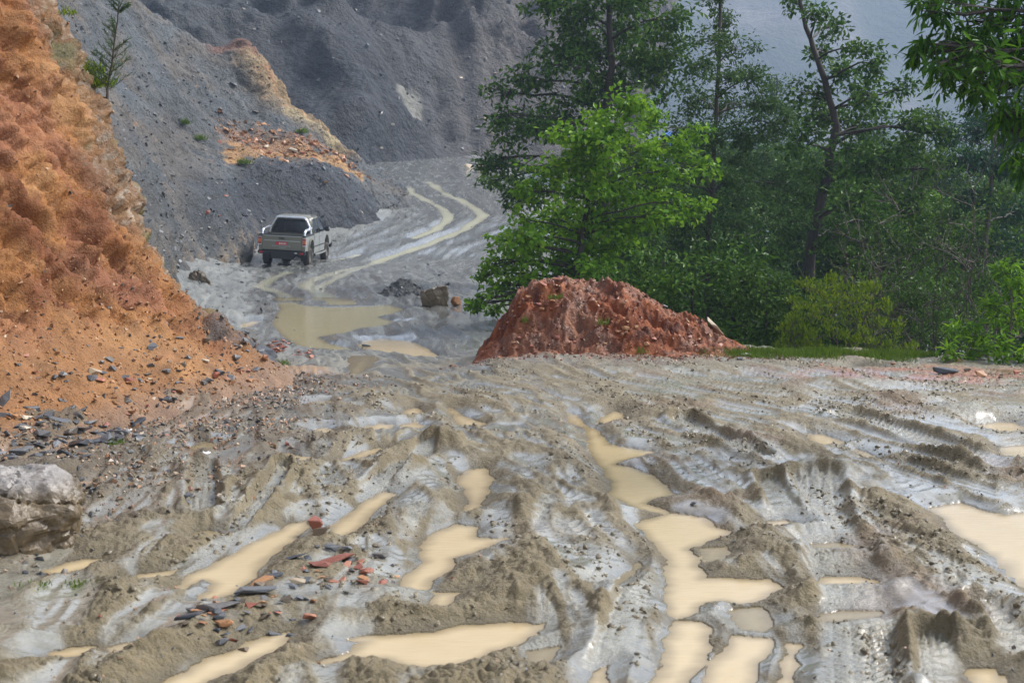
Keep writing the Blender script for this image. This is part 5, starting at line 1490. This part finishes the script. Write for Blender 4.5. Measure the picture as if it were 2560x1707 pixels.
def wander(a, b, n, amp, sag=0.):
    t = np.linspace(0, 1, n)[:, None]
    p = a + (b - a) * t
    w = rng.normal(0, amp, (n, 3)); w = np.cumsum(w, 0); w -= w[0] + (w[-1] - w[0]) * t
    p = p + w
    p[:, 2] += sag * np.sin(np.pi * t[:, 0])
    return p


LEAVES = 14.0


def plant(name, label, cat, Y, trunk, clumps, leaf, L, W, dens, bark='bark', r0=.14, depth=.9, singles=0, up=.55, spray=.0, group=None, droop=.25, sub=11, base_px=None, twig=1., stuff_name='foliage', crown_flat=.62):
    """a woody plant: trunk and limbs led to the leaf masses seen in the photograph"""
    if trunk:
        TP = np.array([at(px, py, Y + dy) for px, py, dy in [(q + (0,))[:3] for q in trunk]])
    else:
        TP = None
    x0, y0 = TP[0, 0], TP[0, 1]
    gz = float(base(np.array([x0]), np.array([y0]))[0]) - .15
    if TP[0, 2] > gz:
        TP = np.concatenate([[[x0, y0, gz]], TP])
    org = np.array([TP[0, 0], TP[0, 1], TP[0, 2]])
    root = empty(name, org); tag(root, label, cat, group)
    tp = []
    for i in range(len(TP) - 1):
        seg = wander(TP[i], TP[i + 1], 6, .012 * np.linalg.norm(TP[i + 1] - TP[i]))
        tp.append(seg[:-1] if i < len(TP) - 2 else seg)
    tp = np.concatenate(tp)
    rad = r0 * np.linspace(1, .16, len(tp)) ** .8
    rad[0] *= 1.35
    tubes_obj('trunk', [tube_np(tp, rad, 9)], M[bark], root, org)
    P, D, Nn = [], [], []
    for (px, py, r) in [c[:3] for c in clumps]:
        dy = rng.normal(0, depth)
        c = at(px, py, Y + dy); rr = r * Y / F
        # limb from the trunk, leaving it below the leaf mass
        dd = np.linalg.norm(tp - c, axis=1) + np.maximum(tp[:, 2] - (c[2] - .3 * rr), 0) * 3
        k = int(np.argmin(dd)); a = tp[k]
        br = [];
        lim = wander(a, c, 7, .05 * np.linalg.norm(c - a) * .4, .06 * np.linalg.norm(c - a))
        rl = max(min(rad[k] * .5, .015 + .014 * np.linalg.norm(c - a)), .006)
        br.append(tube_np(lim, np.linspace(rl, rl * .3, 7), 5))
        for _ in range(sub):
            e = rng.normal(0, 1, 3); e /= np.linalg.norm(e); e *= rng.random() ** .45
            s = c + e * np.array([rr, rr * .9, rr * crown_flat * 1.25])
            br.append(tube_np(wander(lim[4 + rng.integers(0, 3)], s, 4, .05 * rr, .05 * rr), np.linspace(rl * .34, max(rl * .08, .003), 4) * twig, 3))
            n = max(6, int(dens * LEAVES * rr * rr * .45 / (L * W) / sub * rng.uniform(.6, 1.5)))
            sg = rr * rng.uniform(.13, .27)
            q = rng.normal(0, 1, (n, 3)) * np.array([sg, sg, sg * crown_flat])
            if spray: q[:, 2] = np.abs(q[:, 2]) * 1.5
            P.append(s + q)
            o_ = q / (np.linalg.norm(q, axis=1, keepdims=True) + 1e-6)
            d_ = o_ * .8 + rng.normal(0, .55, (n, 3)); d_[:, 2] += spray * 1.6 - droop
            D.append(d_)
            m_ = rng.normal(0, .55, (n, 3)) + .35 * o_; m_[:, 2] += up + .35
            Nn.append(m_)
        tubes_obj('branch', br, M[bark], root, org)
    P = np.concatenate(P); D = np.concatenate(D); Nn = np.concatenate(Nn)
    Ls = L * rng.uniform(.65, 1.25, len(P)); Ws = W * rng.uniform(.7, 1.2, len(P))
    if singles:
        qx, qy = project(P)
        ok = (qx > -20) & (qx < 2580) & (qy > -20) & (qy < 1727)
        order = np.argsort(np.where(ok, P[:, 1] - .8 * Ls, 1e9))[:min(singles, int(ok.sum()))]
        keep = np.ones(len(P), bool); keep[order] = False
        me = leaf_unit(); me.materials.append(M[leaf])
        d_, s_, n_ = frames(D[order], Nn[order])
        for j, i in enumerate(order):
            o = bpy.data.objects.new('leaf', me); col.objects.link(o); o.parent = root
            m = Matrix.Identity(4)
            w = Ws[i] / .38
            for r_ in range(3):
                m[r_][0] = s_[j][r_] * w; m[r_][1] = d_[j][r_] * Ls[i]; m[r_][2] = n_[j][r_] * Ls[i]; m[r_][3] = P[i][r_] - org[r_]
            o.matrix_basis = m
        P, D, Nn, Ls, Ws = P[keep], D[keep], Nn[keep], Ls[keep], Ws[keep]
    leaf_mesh(stuff_name, P, D, Nn, Ls, Ws, M[leaf], root, org)
    return root


def blob(cx, cy, w, h, n, r, seed):
    g = random.Random(seed); out = []
    for _ in range(n):
        a = g.uniform(0, 6.283); q = math.sqrt(g.random())
        out.append((cx + w * q * math.cos(a), cy + h * q * math.sin(a), r * g.uniform(.7, 1.2)))
    return out


# far woods down the valley, seen through the nearer crowns
BACK = [(1600, 560, 30, 'leaf_mid', 52, 'mid green tree behind the bright broad leaved tree'), (1700, 690, 20, 'leaf_dark', 44, 'dark tree low behind the slender pale tree'), (1900, 640, 30, 'leaf_mid', 50, 'mid green tree between the slender tree and the dark crooked tree'),
        (1985, 640, 0, 'leaf_bright', 62, 'bright green tree glimpsed behind the dark crooked trunk'), (2130, 640, 10, 'leaf_dark', 46, 'dark tree right behind the crooked trunk'), (2240, 690, 0, 'leaf_mid', 50, 'mid green tree behind the bare thicket'), (2350, 600, 0, 'leaf_bright', 58, 'bright tree behind the bare thicket under the blue green tree'),
        (2380, 740, 0, 'leaf_dark', 42, 'dark undergrowth tree behind the bare thicket on the right'), (2500, 620, 10, 'leaf_mid', 50, 'mid green tree below the blue green tree'), (2520, 760, 0, 'leaf_dark', 40, 'dark tree behind the bright bush at the right edge'), (1960, 760, 0, 'leaf_dark', 36, 'dark tree behind the yellow green shrubs'), (2120, 770, 0, 'leaf_dark', 34, 'dark bushy tree right behind the tallest yellow green shrub'),
        (1730, 470, 0, 'leaf_mid', 58, 'mid green tree below the blue roofed shed'), (1830, 760, 0, 'leaf_dark', 34, 'dark tree low behind the right end of the red mound'), (2230, 790, 0, 'leaf_dark', 32, 'dark bushy tree low in the bare thicket'), (2330, 660, 0, 'leaf_dark', 44, 'dark tree in the gap under the light green tree'),
        (2440, 640, 0, 'leaf_dark', 43, 'dark tree below the layered blue green tree'), (2050, 560, 0, 'leaf_mid', 52, 'mid green tree behind the fork of the crooked tree'), (1560, 680, 0, 'leaf_dark', 40, 'dark tree low behind the bright broad leaved tree'), (1800, 560, 0, 'leaf_dark', 48, 'dark tree behind the slender pale tree'),
        (1590, 430, 0, 'leaf_dark', 66, 'dark far tree left of the blue roofed shed'), (1850, 430, 0, 'leaf_mid', 70, 'far mid green tree right of the slender trunk'), (1960, 480, 0, 'leaf_dark', 66, 'far dark tree left of the crooked trunk'), (2080, 470, 0, 'leaf_dark', 60, 'far dark tree behind the middle of the crooked tree'), (2200, 470, 0, 'leaf_mid', 66, 'far tree behind the right limbs of the crooked tree'), (2330, 500, 0, 'leaf_dark', 62, 'far dark tree left of the blue green tree'), (2450, 520, 0, 'leaf_mid', 64, 'far tree behind the blue green tree'), (2550, 560, 0, 'leaf_dark', 60, 'far dark tree at the right edge')]
for k, (px, py, jy, m, Y, lab) in enumerate(BACK):
    plant('valley_tree', lab, 'tree', Y, [(px, py + 190), (px + 6, py + 60), (px + 12, py - 60)], blob(px, py, 100, 120, 14, 72, 800 + k), m, .20, .115, 1.75, 'bark', .12, 1.3, group='trees down the valley slope', sub=9)
plant('hazy_tree', 'faint hazy tree between the slender tree and the dark crooked tree', 'tree', 95, [(1935, 520), (1940, 300), (1942, 190)], [(1942, 210, 40), (1930, 260, 55), (1955, 310, 60), (1925, 370, 60), (1960, 410, 70)], 'leaf_mid', .28, .16, 1.6, 'bark', .16, 1.5)
plant('hazy_tree', 'hazy tree rising behind the blue green tree at the right', 'tree', 75, [(2530, 560), (2520, 330), (2515, 180)], [(2510, 200, 60), (2540, 250, 80), (2480, 290, 70), (2560, 330, 80), (2500, 360, 80)], 'leaf_blue', .24, .12, 1.6, 'bark', .16, 1.5)

plant('tall_tree', 'tall dark tree with spreading crown above the bright broad leaved tree', 'tree', 42,
      [(1515, 700), (1515, 520), (1512, 330), (1530, 170), (1522, 0), (1512, -170)],
      [(1440, 40, 105), (1555, 20, 110), (1665, 50, 85), (1385, 165, 80), (1500, 140, 110), (1600, 140, 85), (1300, 205, 60), (1445, 235, 85), (1540, 235, 80), (1635, 205, 70), (1245, 225, 40), (1290, 325, 62), (1250, 395, 55), (1340, 330, 60), (1232, 452, 42), (1285, 480, 55), (1500, -70, 130), (1640, -70, 110), (1360, 10, 60), (1345, 480, 80), (1400, 560, 80), (1700, 140, 60), (1395, 300, 60), (1215, 420, 34), (1250, 290, 40)],
      'leaf_dark', .20, .105, 1.9, 'bark', .2, .9, 0, .5, droop=.2, sub=13)
plant('slender_tree', 'slender pale grey green tree with a thin straight dark trunk', 'tree', 33,
      [(1765, 820), (1772, 620), (1785, 400), (1795, 200), (1800, 0), (1804, -80)],
      [(1800, 0, 45), (1815, 60, 50), (1775, 95, 45), (1840, 120, 60), (1765, 165, 55), (1870, 190, 65), (1800, 200, 60), (1740, 250, 70), (1850, 265, 70), (1920, 265, 60), (1690, 330, 80), (1800, 330, 80), (1890, 340, 80), (1960, 310, 50), (1650, 440, 85), (1750, 440, 80), (1850, 440, 90), (1940, 460, 80), (1630, 540, 85), (1740, 560, 85), (1860, 560, 90), (1960, 560, 70), (1690, 660, 85), (1800, 670, 85), (1900, 680, 80), (1570, 620, 70)],
      'leaf_pale', .11, .052, 1.4, 'bark', .085, .8, 0, .5, droop=.15, sub=12, crown_flat=.5)
plant('crooked_tree', 'dark crooked tree with a leaning top right of the slender tree', 'tree', 37,
      [(2020, 720), (2036, 570), (2068, 430), (2092, 320), (2062, 200), (2015, 70), (1992, -30)],
      [(1990, 10, 45), (2040, 40, 45), (2085, 65, 42), (2145, 120, 48), (2060, 135, 45), (2190, 160, 40), (2100, 200, 75), (2015, 235, 50), (2185, 240, 70), (2060, 300, 80), (2155, 320, 90), (2265, 225, 45), (2290, 320, 75), (2000, 350, 60), (2220, 410, 90), (2330, 420, 60), (2100, 410, 75), (2030, 460, 70), (2150, 510, 80), (2280, 510, 75), (1985, 550, 55), (2100, 590, 65), (2210, 560, 70), (2360, 330, 45)],
      'leaf_dark', .175, .09, 1.8, 'bark', .17, .9, 0, .5, droop=.15, sub=13)
plant('walnut_tree', 'blue green tree with layered drooping leaves at the right edge', 'tree', 40,
      [(2465, 760), (2470, 560), (2480, 420), (2490, 300)],
      [(2430, 325, 60), (2520, 300, 70), (2395, 395, 55), (2480, 410, 75), (2555, 420, 70), (2440, 490, 70), (2540, 530, 75), (2375, 350, 40), (2480, 600, 70), (2590, 350, 80)],
      'leaf_blue', .26, .075, 1.7, 'bark_pale', .1, .8, 0, .9, droop=.35, sub=12, crown_flat=.35)
plant('light_tree', 'light green tree just behind the right side of the crooked tree', 'tree', 45,
      [(2270, 720), (2275, 520), (2290, 380)], [(2335, 300, 50), (2300, 360, 60), (2340, 400, 60), (2200, 470, 70), (2150, 470, 60), (2260, 470, 70), (2310, 520, 70), (2230, 560, 70), (2140, 560, 60)],
      'leaf_mid', .16, .08, 1.6, 'bark_pale', .1, .8)
plant('broadleaf_tree', 'bright green broad leaved tree behind the red mound', 'tree', 28.5,
      [(1440, 800), (1448, 640), (1470, 500), (1500, 360)],
      [(1570, 270, 68), (1490, 300, 58), (1640, 300, 48), (1420, 345, 62), (1500, 375, 80), (1370, 420, 62), (1590, 390, 72), (1690, 365, 52), (1440, 460, 82), (1545, 480, 82), (1310, 555, 56), (1385, 550, 72), (1250, 605, 40), (1460, 590, 74), (1330, 650, 66), (1420, 680, 66), (1255, 715, 46), (1540, 620, 66), (1640, 470, 62), (1600, 560, 58), (1215, 745, 30), (1290, 740, 50), (1390, 740, 64), (1500, 700, 64), (1205, 690, 24), (1330, 600, 56), (1350, 710, 55), (1280, 660, 50), (1640, 380, 50), (1480, 530, 70), (1560, 560, 60), (1430, 400, 60), (1540, 320, 60), (1330, 480, 60), (1400, 620, 70), (1300, 610, 55), (1480, 660, 70), (1230, 660, 40), (1590, 700, 60), (1450, 750, 60), (1320, 770, 46), (1660, 540, 55), (1700, 440, 50), (1745, 330, 42), (1765, 420, 42), (1240, 765, 34), (1180, 765, 22), (1730, 520, 46)],
      'leaf_bright', .135, .10, 2.0, 'bark', .10, .55, 280, .75, droop=.3, sub=11, crown_flat=.55)
plant('understorey_bush', 'dark bush behind the right side of the red mound', 'bush', 25.5,
      [(1720, 900), (1730, 780), (1740, 680)],
      [(1640, 660, 70), (1720, 720, 80), (1800, 690, 80), (1850, 760, 80), (1760, 800, 75), (1680, 780, 60), (1900, 820, 60), (1820, 840, 60), (1560, 700, 60), (1660, 720, 60)],
      'leaf_dark', .12, .062, 2.0, 'bark', .05, .5, 0, .5, sub=11)
plant('understorey_bush', 'dark bush between the yellow green shrubs and the slender trunk', 'bush', 25.0,
      [(1910, 900), (1915, 800), (1920, 700)], [(1920, 720, 65), (1880, 700, 60), (1950, 790, 60), (1900, 850, 50), (1860, 860, 45)],
      'leaf_mid', .11, .055, 2.0, 'bark', .04, .4, 0, .5, sub=10)
plant('understorey_bush', 'dark low bush behind the bare thicket', 'bush', 27.0,
      [(2290, 900), (2290, 820), (2295, 740)], [(2250, 760, 70), (2330, 780, 70), (2300, 850, 60), (2220, 850, 55), (2380, 860, 55), (2430, 800, 60)],
      'leaf_dark', .11, .058, 2.0, 'bark', .04, .5, 0, .5, sub=10)
for k, (Y, tr, cl, lab) in enumerate([
        (22.6, [(2095, 905), (2090, 820), (2085, 760)], [(2050, 780, 36), (2110, 735, 30), (2085, 830, 40), (2040, 725, 26), (2130, 800, 34), (2015, 795, 32), (2075, 705, 22), (2090, 770, 34), (2030, 850, 34), (2125, 860, 34), (2065, 745, 24), (1995, 760, 24), (2145, 750, 24), (2010, 720, 18)], 'tallest yellow green feathery shrub behind the grass strip'),
        (22.2, [(1985, 900), (1985, 860), (1980, 800)], [(1975, 850, 28), (2010, 870, 28), (1990, 805, 22), (1955, 880, 24), (2035, 855, 24), (1960, 825, 18), (2005, 835, 22)], 'small yellow feathery shrub nearest to the red mound'),
        (22.4, [(2190, 905), (2185, 840), (2180, 780)], [(2170, 775, 28), (2205, 820, 32), (2160, 840, 32), (2230, 865, 28), (2185, 725, 20), (2255, 890, 22), (2215, 770, 22), (2190, 875, 30), (2240, 820, 22), (2160, 725, 18), (2275, 870, 20)], 'yellow green feathery shrub right of the tallest one')]):
    plant('feathery_shrub', lab, 'shrub', Y, tr, cl, 'leaf_yellow', .085, .026, .9, 'bark_pale', .025, .3, 0, .2, spray=.75, group='yellow green shrubs along the grass strip', droop=0, sub=13, crown_flat=.8)
plant('leafy_bush', 'bright green bush at the right edge of the road', 'bush', 19.3,
      [(2520, 935), (2525, 860), (2530, 760)],
      [(2535, 715, 48), (2480, 770, 42), (2545, 800, 50), (2440, 840, 42), (2395, 825, 30), (2500, 860, 46), (2385, 880, 26), (2600, 760, 60), (2570, 890, 50), (2450, 890, 36), (2420, 900, 26), (2520, 670, 30)],
      'leaf_bright', .13, .045, 2.6, 'bark_pale', .03, .3, 260, .6, droop=.3, sub=10, crown_flat=.7)
plant('overhanging_tree', 'near tree hanging long dark leaves into the top right corner', 'tree', 13.0,
      [(3320, 1010), (3230, 600), (3020, 250), (2780, 60), (2560, -60)],
      [(2335, 30, 48), (2420, 55, 72), (2520, 60, 85), (2320, 110, 30), (2400, 145, 70), (2500, 165, 85), (2285, 130, 20), (2365, 195, 42), (2560, 250, 75), (2535, 330, 55), (2455, 235, 40), (2640, 150, 110), (2600, -50, 110), (2400, -40, 75), (2545, 395, 34), (2330, -10, 40), (2480, 0, 80), (2500, 290, 36), (2560, 430, 30), (2430, 215, 36), (2350, 160, 40), (2450, 120, 80), (2560, 130, 90)],
      'leaf_dark2', .135, .040, 1.9, 'bark', .14, .35, 290, .45, droop=.75, sub=11, crown_flat=.8)

# bare twiggy thicket
def thicket(name, label, Y, px, py_top, spread, n, seed):
    g = np.random.default_rng(seed)
    b = at(px, 880, Y); gz = float(base(b[0:1], np.array([Y]))[0])
    org = np.array([b[0], Y, gz])
    root = empty(name, org); tag(root, label, 'shrub', 'bare twiggy shrubs below the road')
    top = at(px, py_top, Y)[2]
    for k in range(n):
        a = org + np.array([g.normal(0, .12), g.normal(0, .15), 0])
        e = np.array([a[0] + g.normal(0, spread), Y + g.normal(0, .5), gz + (top - gz) * g.uniform(.6, 1.05)])
        tb = []
        st = wander(a, e, 9, .06); tb.append(tube_np(st, np.linspace(.020, .006, 9), 5))
        for j in range(9):
            i = g.integers(3, 9); d = g.normal(0, .35, 3); d[2] = abs(d[2]) * .9 + .15
            s2 = wander(st[i], st[i] + d * 1.3, 5, .035); tb.append(tube_np(s2, np.linspace(.011, .004, 5), 4))
            for _ in range(3):
                i2 = g.integers(1, 5); d2 = g.normal(0, .18, 3); d2[2] = abs(d2[2])
                tb.append(tube_np(wander(s2[i2], s2[i2] + d2 * 1.3, 4, .02), np.linspace(.006, .003, 4), 3))
        tubes_obj('stem', tb, M['bark_pale'], root, org)
    m = 1500
    P = org + np.stack([g.normal(0, spread * .8, m), g.normal(0, .4, m), g.uniform(.3, 1, m) * (top - gz)], -1)
    leaf_mesh('foliage', P, g.normal(0, 1, (m, 3)), g.normal(0, .5, (m, 3)) + [0, 0, .8], np.full(m, .07), np.full(m, .035), M['leaf_mid'], root, org)


for k, (px, pt, Y, lab) in enumerate([(2150, 620, 24.5, 'bare twiggy shrub just right of the yellow green shrubs'), (2230, 560, 25.5, 'tall bare twiggy shrub in the middle of the thicket'), (2300, 500, 26, 'tallest bare twiggy shrub under the blue green tree'), (2370, 560, 25, 'bare twiggy shrub left of the bright bush'), (2450, 480, 27, 'bare twiggy shrub behind the bright bush')]):
    thicket('twiggy_shrub', lab, Y, px, pt, .42, 6, 860 + k)

# sapling and tufts on the cliff edge
def sapling():
    p = surf_at('cliff', CLIFF, 300, 205)
    org = np.array(p); Y = p[1]
    root = empty('conifer_sapling', org); tag(root, 'thin conifer sapling on the edge of the orange cliff', 'sapling')
    top = at(302, -20, Y)
    st = wander(org - [0, 0, .1], top, 9, .01)
    tubes_obj('trunk', [tube_np(st, np.linspace(.022, .006, 9), 6)], M['bark_pale'], root, org)
    P, D = [], []
    br = []
    for k in range(46):
        u = rng.uniform(.12, 1); s = st[0] + (st[-1] - st[0]) * u
        a = rng.uniform(0, 6.283); l = .26 * (1.15 - u) + .06
        e = s + np.array([math.cos(a) * l, math.sin(a) * l, l * .75])
        br.append(tube_np(np.array([s, (s + e) / 2 - [0, 0, .01], e]), [.005, .004, .002], 4))
        t = rng.random((34, 1)); q = s + (e - s) * t
        P.append(q); D.append(rng.normal(0, .5, (34, 3)) + (e - s) / l * .9)
    tubes_obj('branch', br, M['bark_pale'], root, org)
    P = np.concatenate(P); D = np.concatenate(D)
    leaf_mesh('foliage', P, D, rng.normal(0, 1, P.shape), rng.uniform(.05, .09, len(P)), np.full(len(P), .008), M['leaf_pale'], root, org)


sapling()


def tuft(label, p, h, n, spread, name='grass_tuft', mat='grass', group=None, w=.009):
    org = np.array(p)
    P = org + np.stack([rng.normal(0, spread, n), rng.normal(0, spread, n), np.full(n, -.01)], -1)
    D = np.stack([rng.normal(0, .45, n), rng.normal(0, .45, n), np.ones(n)], -1)
    o = leaf_mesh(name, P, D, rng.normal(0, 1, (n, 3)), rng.uniform(.5, 1.2, n) * h, np.full(n, w), M[mat], None, org)
    o.location = org
    return tag(o, label, 'grass', group)


for px, py, h, n, sp, lab in [(255, 160, .26, 60, .12, 'upper green tuft on the edge of the orange cliff'), (280, 205, .26, 90, .10, 'bright tuft at the foot of the conifer sapling'), (175, 25, .14, 40, .12, 'tuft at the top of the orange cliff')]:
    tuft(lab, surf_at('cliff', CLIFF, px, py), h, n, sp, 'grass_tuft', 'leaf_yellow', None, .03)
for px, py, h, n, sp, lab in [(690, 915, .10, 260, .10, 'green grass patch beside the big slate block'), (665, 900, .09, 120, .06, 'small grass patch touching the big slate block'), (292, 1112, .06, 90, .07, 'small green tuft in the slate band behind the boulder'), (205, 1462, .035, 80, .05, 'small green tuft right of the small puddle by the boulder'), (95, 1472, .035, 60, .05, 'small green tuft under the boulder')]:
    tuft(lab, place('road', px, py), h, n, sp)
for px, py, lab in [(1313, 800, 'green sprig on the left side of the red mound'), (1395, 748, 'green sprig high on the red mound'), (1510, 810, 'green sprig in the middle of the red mound'), (1605, 880, 'green sprig at the front foot of the red mound')]:
    tuft(lab, place('mound', px, py), .12, 26, .05, 'grass_tuft', 'grass', None, .016)
for px, py, lab in [(608, 405, 'dark green tuft on the yellow band'), (462, 310, 'ochre tuft high on the shale slope'), (500, 345, 'green tuft on the middle of the shale slope'), (760, 332, 'green tuft at the foot of the yellow spur')]:
    tuft(lab, surf_at('scree', SCREE, px, py), .30, 90, .16, 'grass_tuft', 'grass', None, .05)
# the grass strip along the road edge
n = 9000
gx = rng.uniform(2.6, 6.0, n); edge = np.interp(gx, T_R[1][::-1][-800:], T_R[0][::-1][-800:]) if False else None
gy = np.interp(gx, [2.6, 3.4, 4.2, 5.0, 6.0], [20.35, 20.25, 20.0, 19.75, 19.5]) + rng.normal(0, .28, n)
gz = np.array([ground_z(a, b) for a, b in zip(gx, gy)])
kp = perlin2(gx * 1.6, gy * 1.6, 880) + .25 * (5.0 - gx) > -.1
P = np.stack([gx, gy, gz - .01], -1)[kp]
g = leaf_mesh('grass_strip', P, np.stack([rng.normal(0, .4, len(P)), rng.normal(0, .4, len(P)), np.ones(len(P))], -1), rng.normal(0, 1, P.shape), rng.uniform(.05, .14, len(P)), np.full(len(P), .010), M['grass'], None, np.zeros(3))
tag(g, 'strip of short bright grass along the right road edge', 'grass', None, 'stuff')

# litter
def litter(label, px, py, w, red=True):
    p = place('road', px, py)
    root = empty('food_wrapper', p); tag(root, label, 'litter')
    for k, (mt, dx) in enumerate((('white', 0), ('litter_red', -.35)) if red else (('white', 0),)):
        n = 7; X, Yv = np.meshgrid(np.linspace(-.5, .5, n), np.linspace(-.5, .5, n))
        Z = .28 * fbm2(X * 2.2 + px, Yv * 2.2, 3, 890 + k) + .25
        s = w * (1 if k == 0 else .55)
        V = np.stack([X * s + dx * w, Yv * s * .8 - k * .3 * w, Z * s - k * .05 * w], -1)
        o = mesh_np('wrapper_sheet', V, grid_faces(n, n), M[mt], root)
        so = o.modifiers.new('thickness', 'SOLIDIFY'); so.thickness = .003


litter('white and red wrapper in the mud right of the boulder', 515, 1148, .075)
litter('small white and red wrapper in the slate band', 322, 1078, .06)
litter('white scrap of paper near the right foot of the red mound', 1865, 893, .13, False)

# a blue-roofed shed far down among the trees
def shed():
    p = at(1722, 352, 85)
    root = empty('shed', (p[0], 85, p[2] - 3.0)); tag(root, 'blue roofed shed glimpsed between the trees', 'shed')
    bm = bmesh.new(); box(bm, -1.0, 1.0, 0, 3, -9, 2.6); fin('wall', bm, 'plaster', root)
    bm = bmesh.new(); prism(bm, [(-.4, 2.62), (-.4, 2.72), (1.5, 3.6), (3.4, 2.72), (3.4, 2.62), (1.5, 3.5)], -1.3, 1.3); fin('roof', bm, 'blue_roof', root)
    bm = bmesh.new(); box(bm, -.4, .5, -.03, -.003, .6, 2.2); fin('door', bm, 'dark', root)


shed()

# ------------------------------------------------------------------ rain haze
def haze():
    lo = np.array([1e9] * 3); hi = -lo
    for o in bpy.data.objects:
        if o.type == 'MESH' and o.parent is None:
            b = np.array([o.matrix_world @ Vector(c) for c in o.bound_box]) if o.name.startswith(('ground', 'far', 'orange')) else np.array([[0, 0, 0]])
            lo = np.minimum(lo, b.min(0)); hi = np.maximum(hi, b.max(0))
    lo -= 1.5; hi += np.array([1.5, 1.5, 3])
    bm = bmesh.new()
    box(bm, lo[0], hi[0], lo[1], hi[1], lo[2], hi[2])
    bmesh.ops.recalc_face_normals(bm, faces=bm.faces)
    me = bpy.data.meshes.new('haze'); bm.to_mesh(me); bm.free()
    o = bpy.data.objects.new('haze', me); col.objects.link(o)
    m = bpy.data.materials.new('rain_haze'); m.use_nodes = True
    t = m.node_tree
    for n in list(t.nodes): t.nodes.remove(n)
    v = t.nodes.new('ShaderNodeVolumePrincipled'); out = t.nodes.new('ShaderNodeOutputMaterial')
    v.inputs['Color'].default_value = (.48, .60, .80, 1); v.inputs['Density'].default_value = HAZE
    v.inputs['Anisotropy'].default_value = .1
    t.links.new(v.outputs[0], out.inputs['Volume'])
    me.materials.append(m)
    tag(o, 'pale rain haze filling the valley', 'haze', None, 'stuff')


HAZE = .0008
haze()
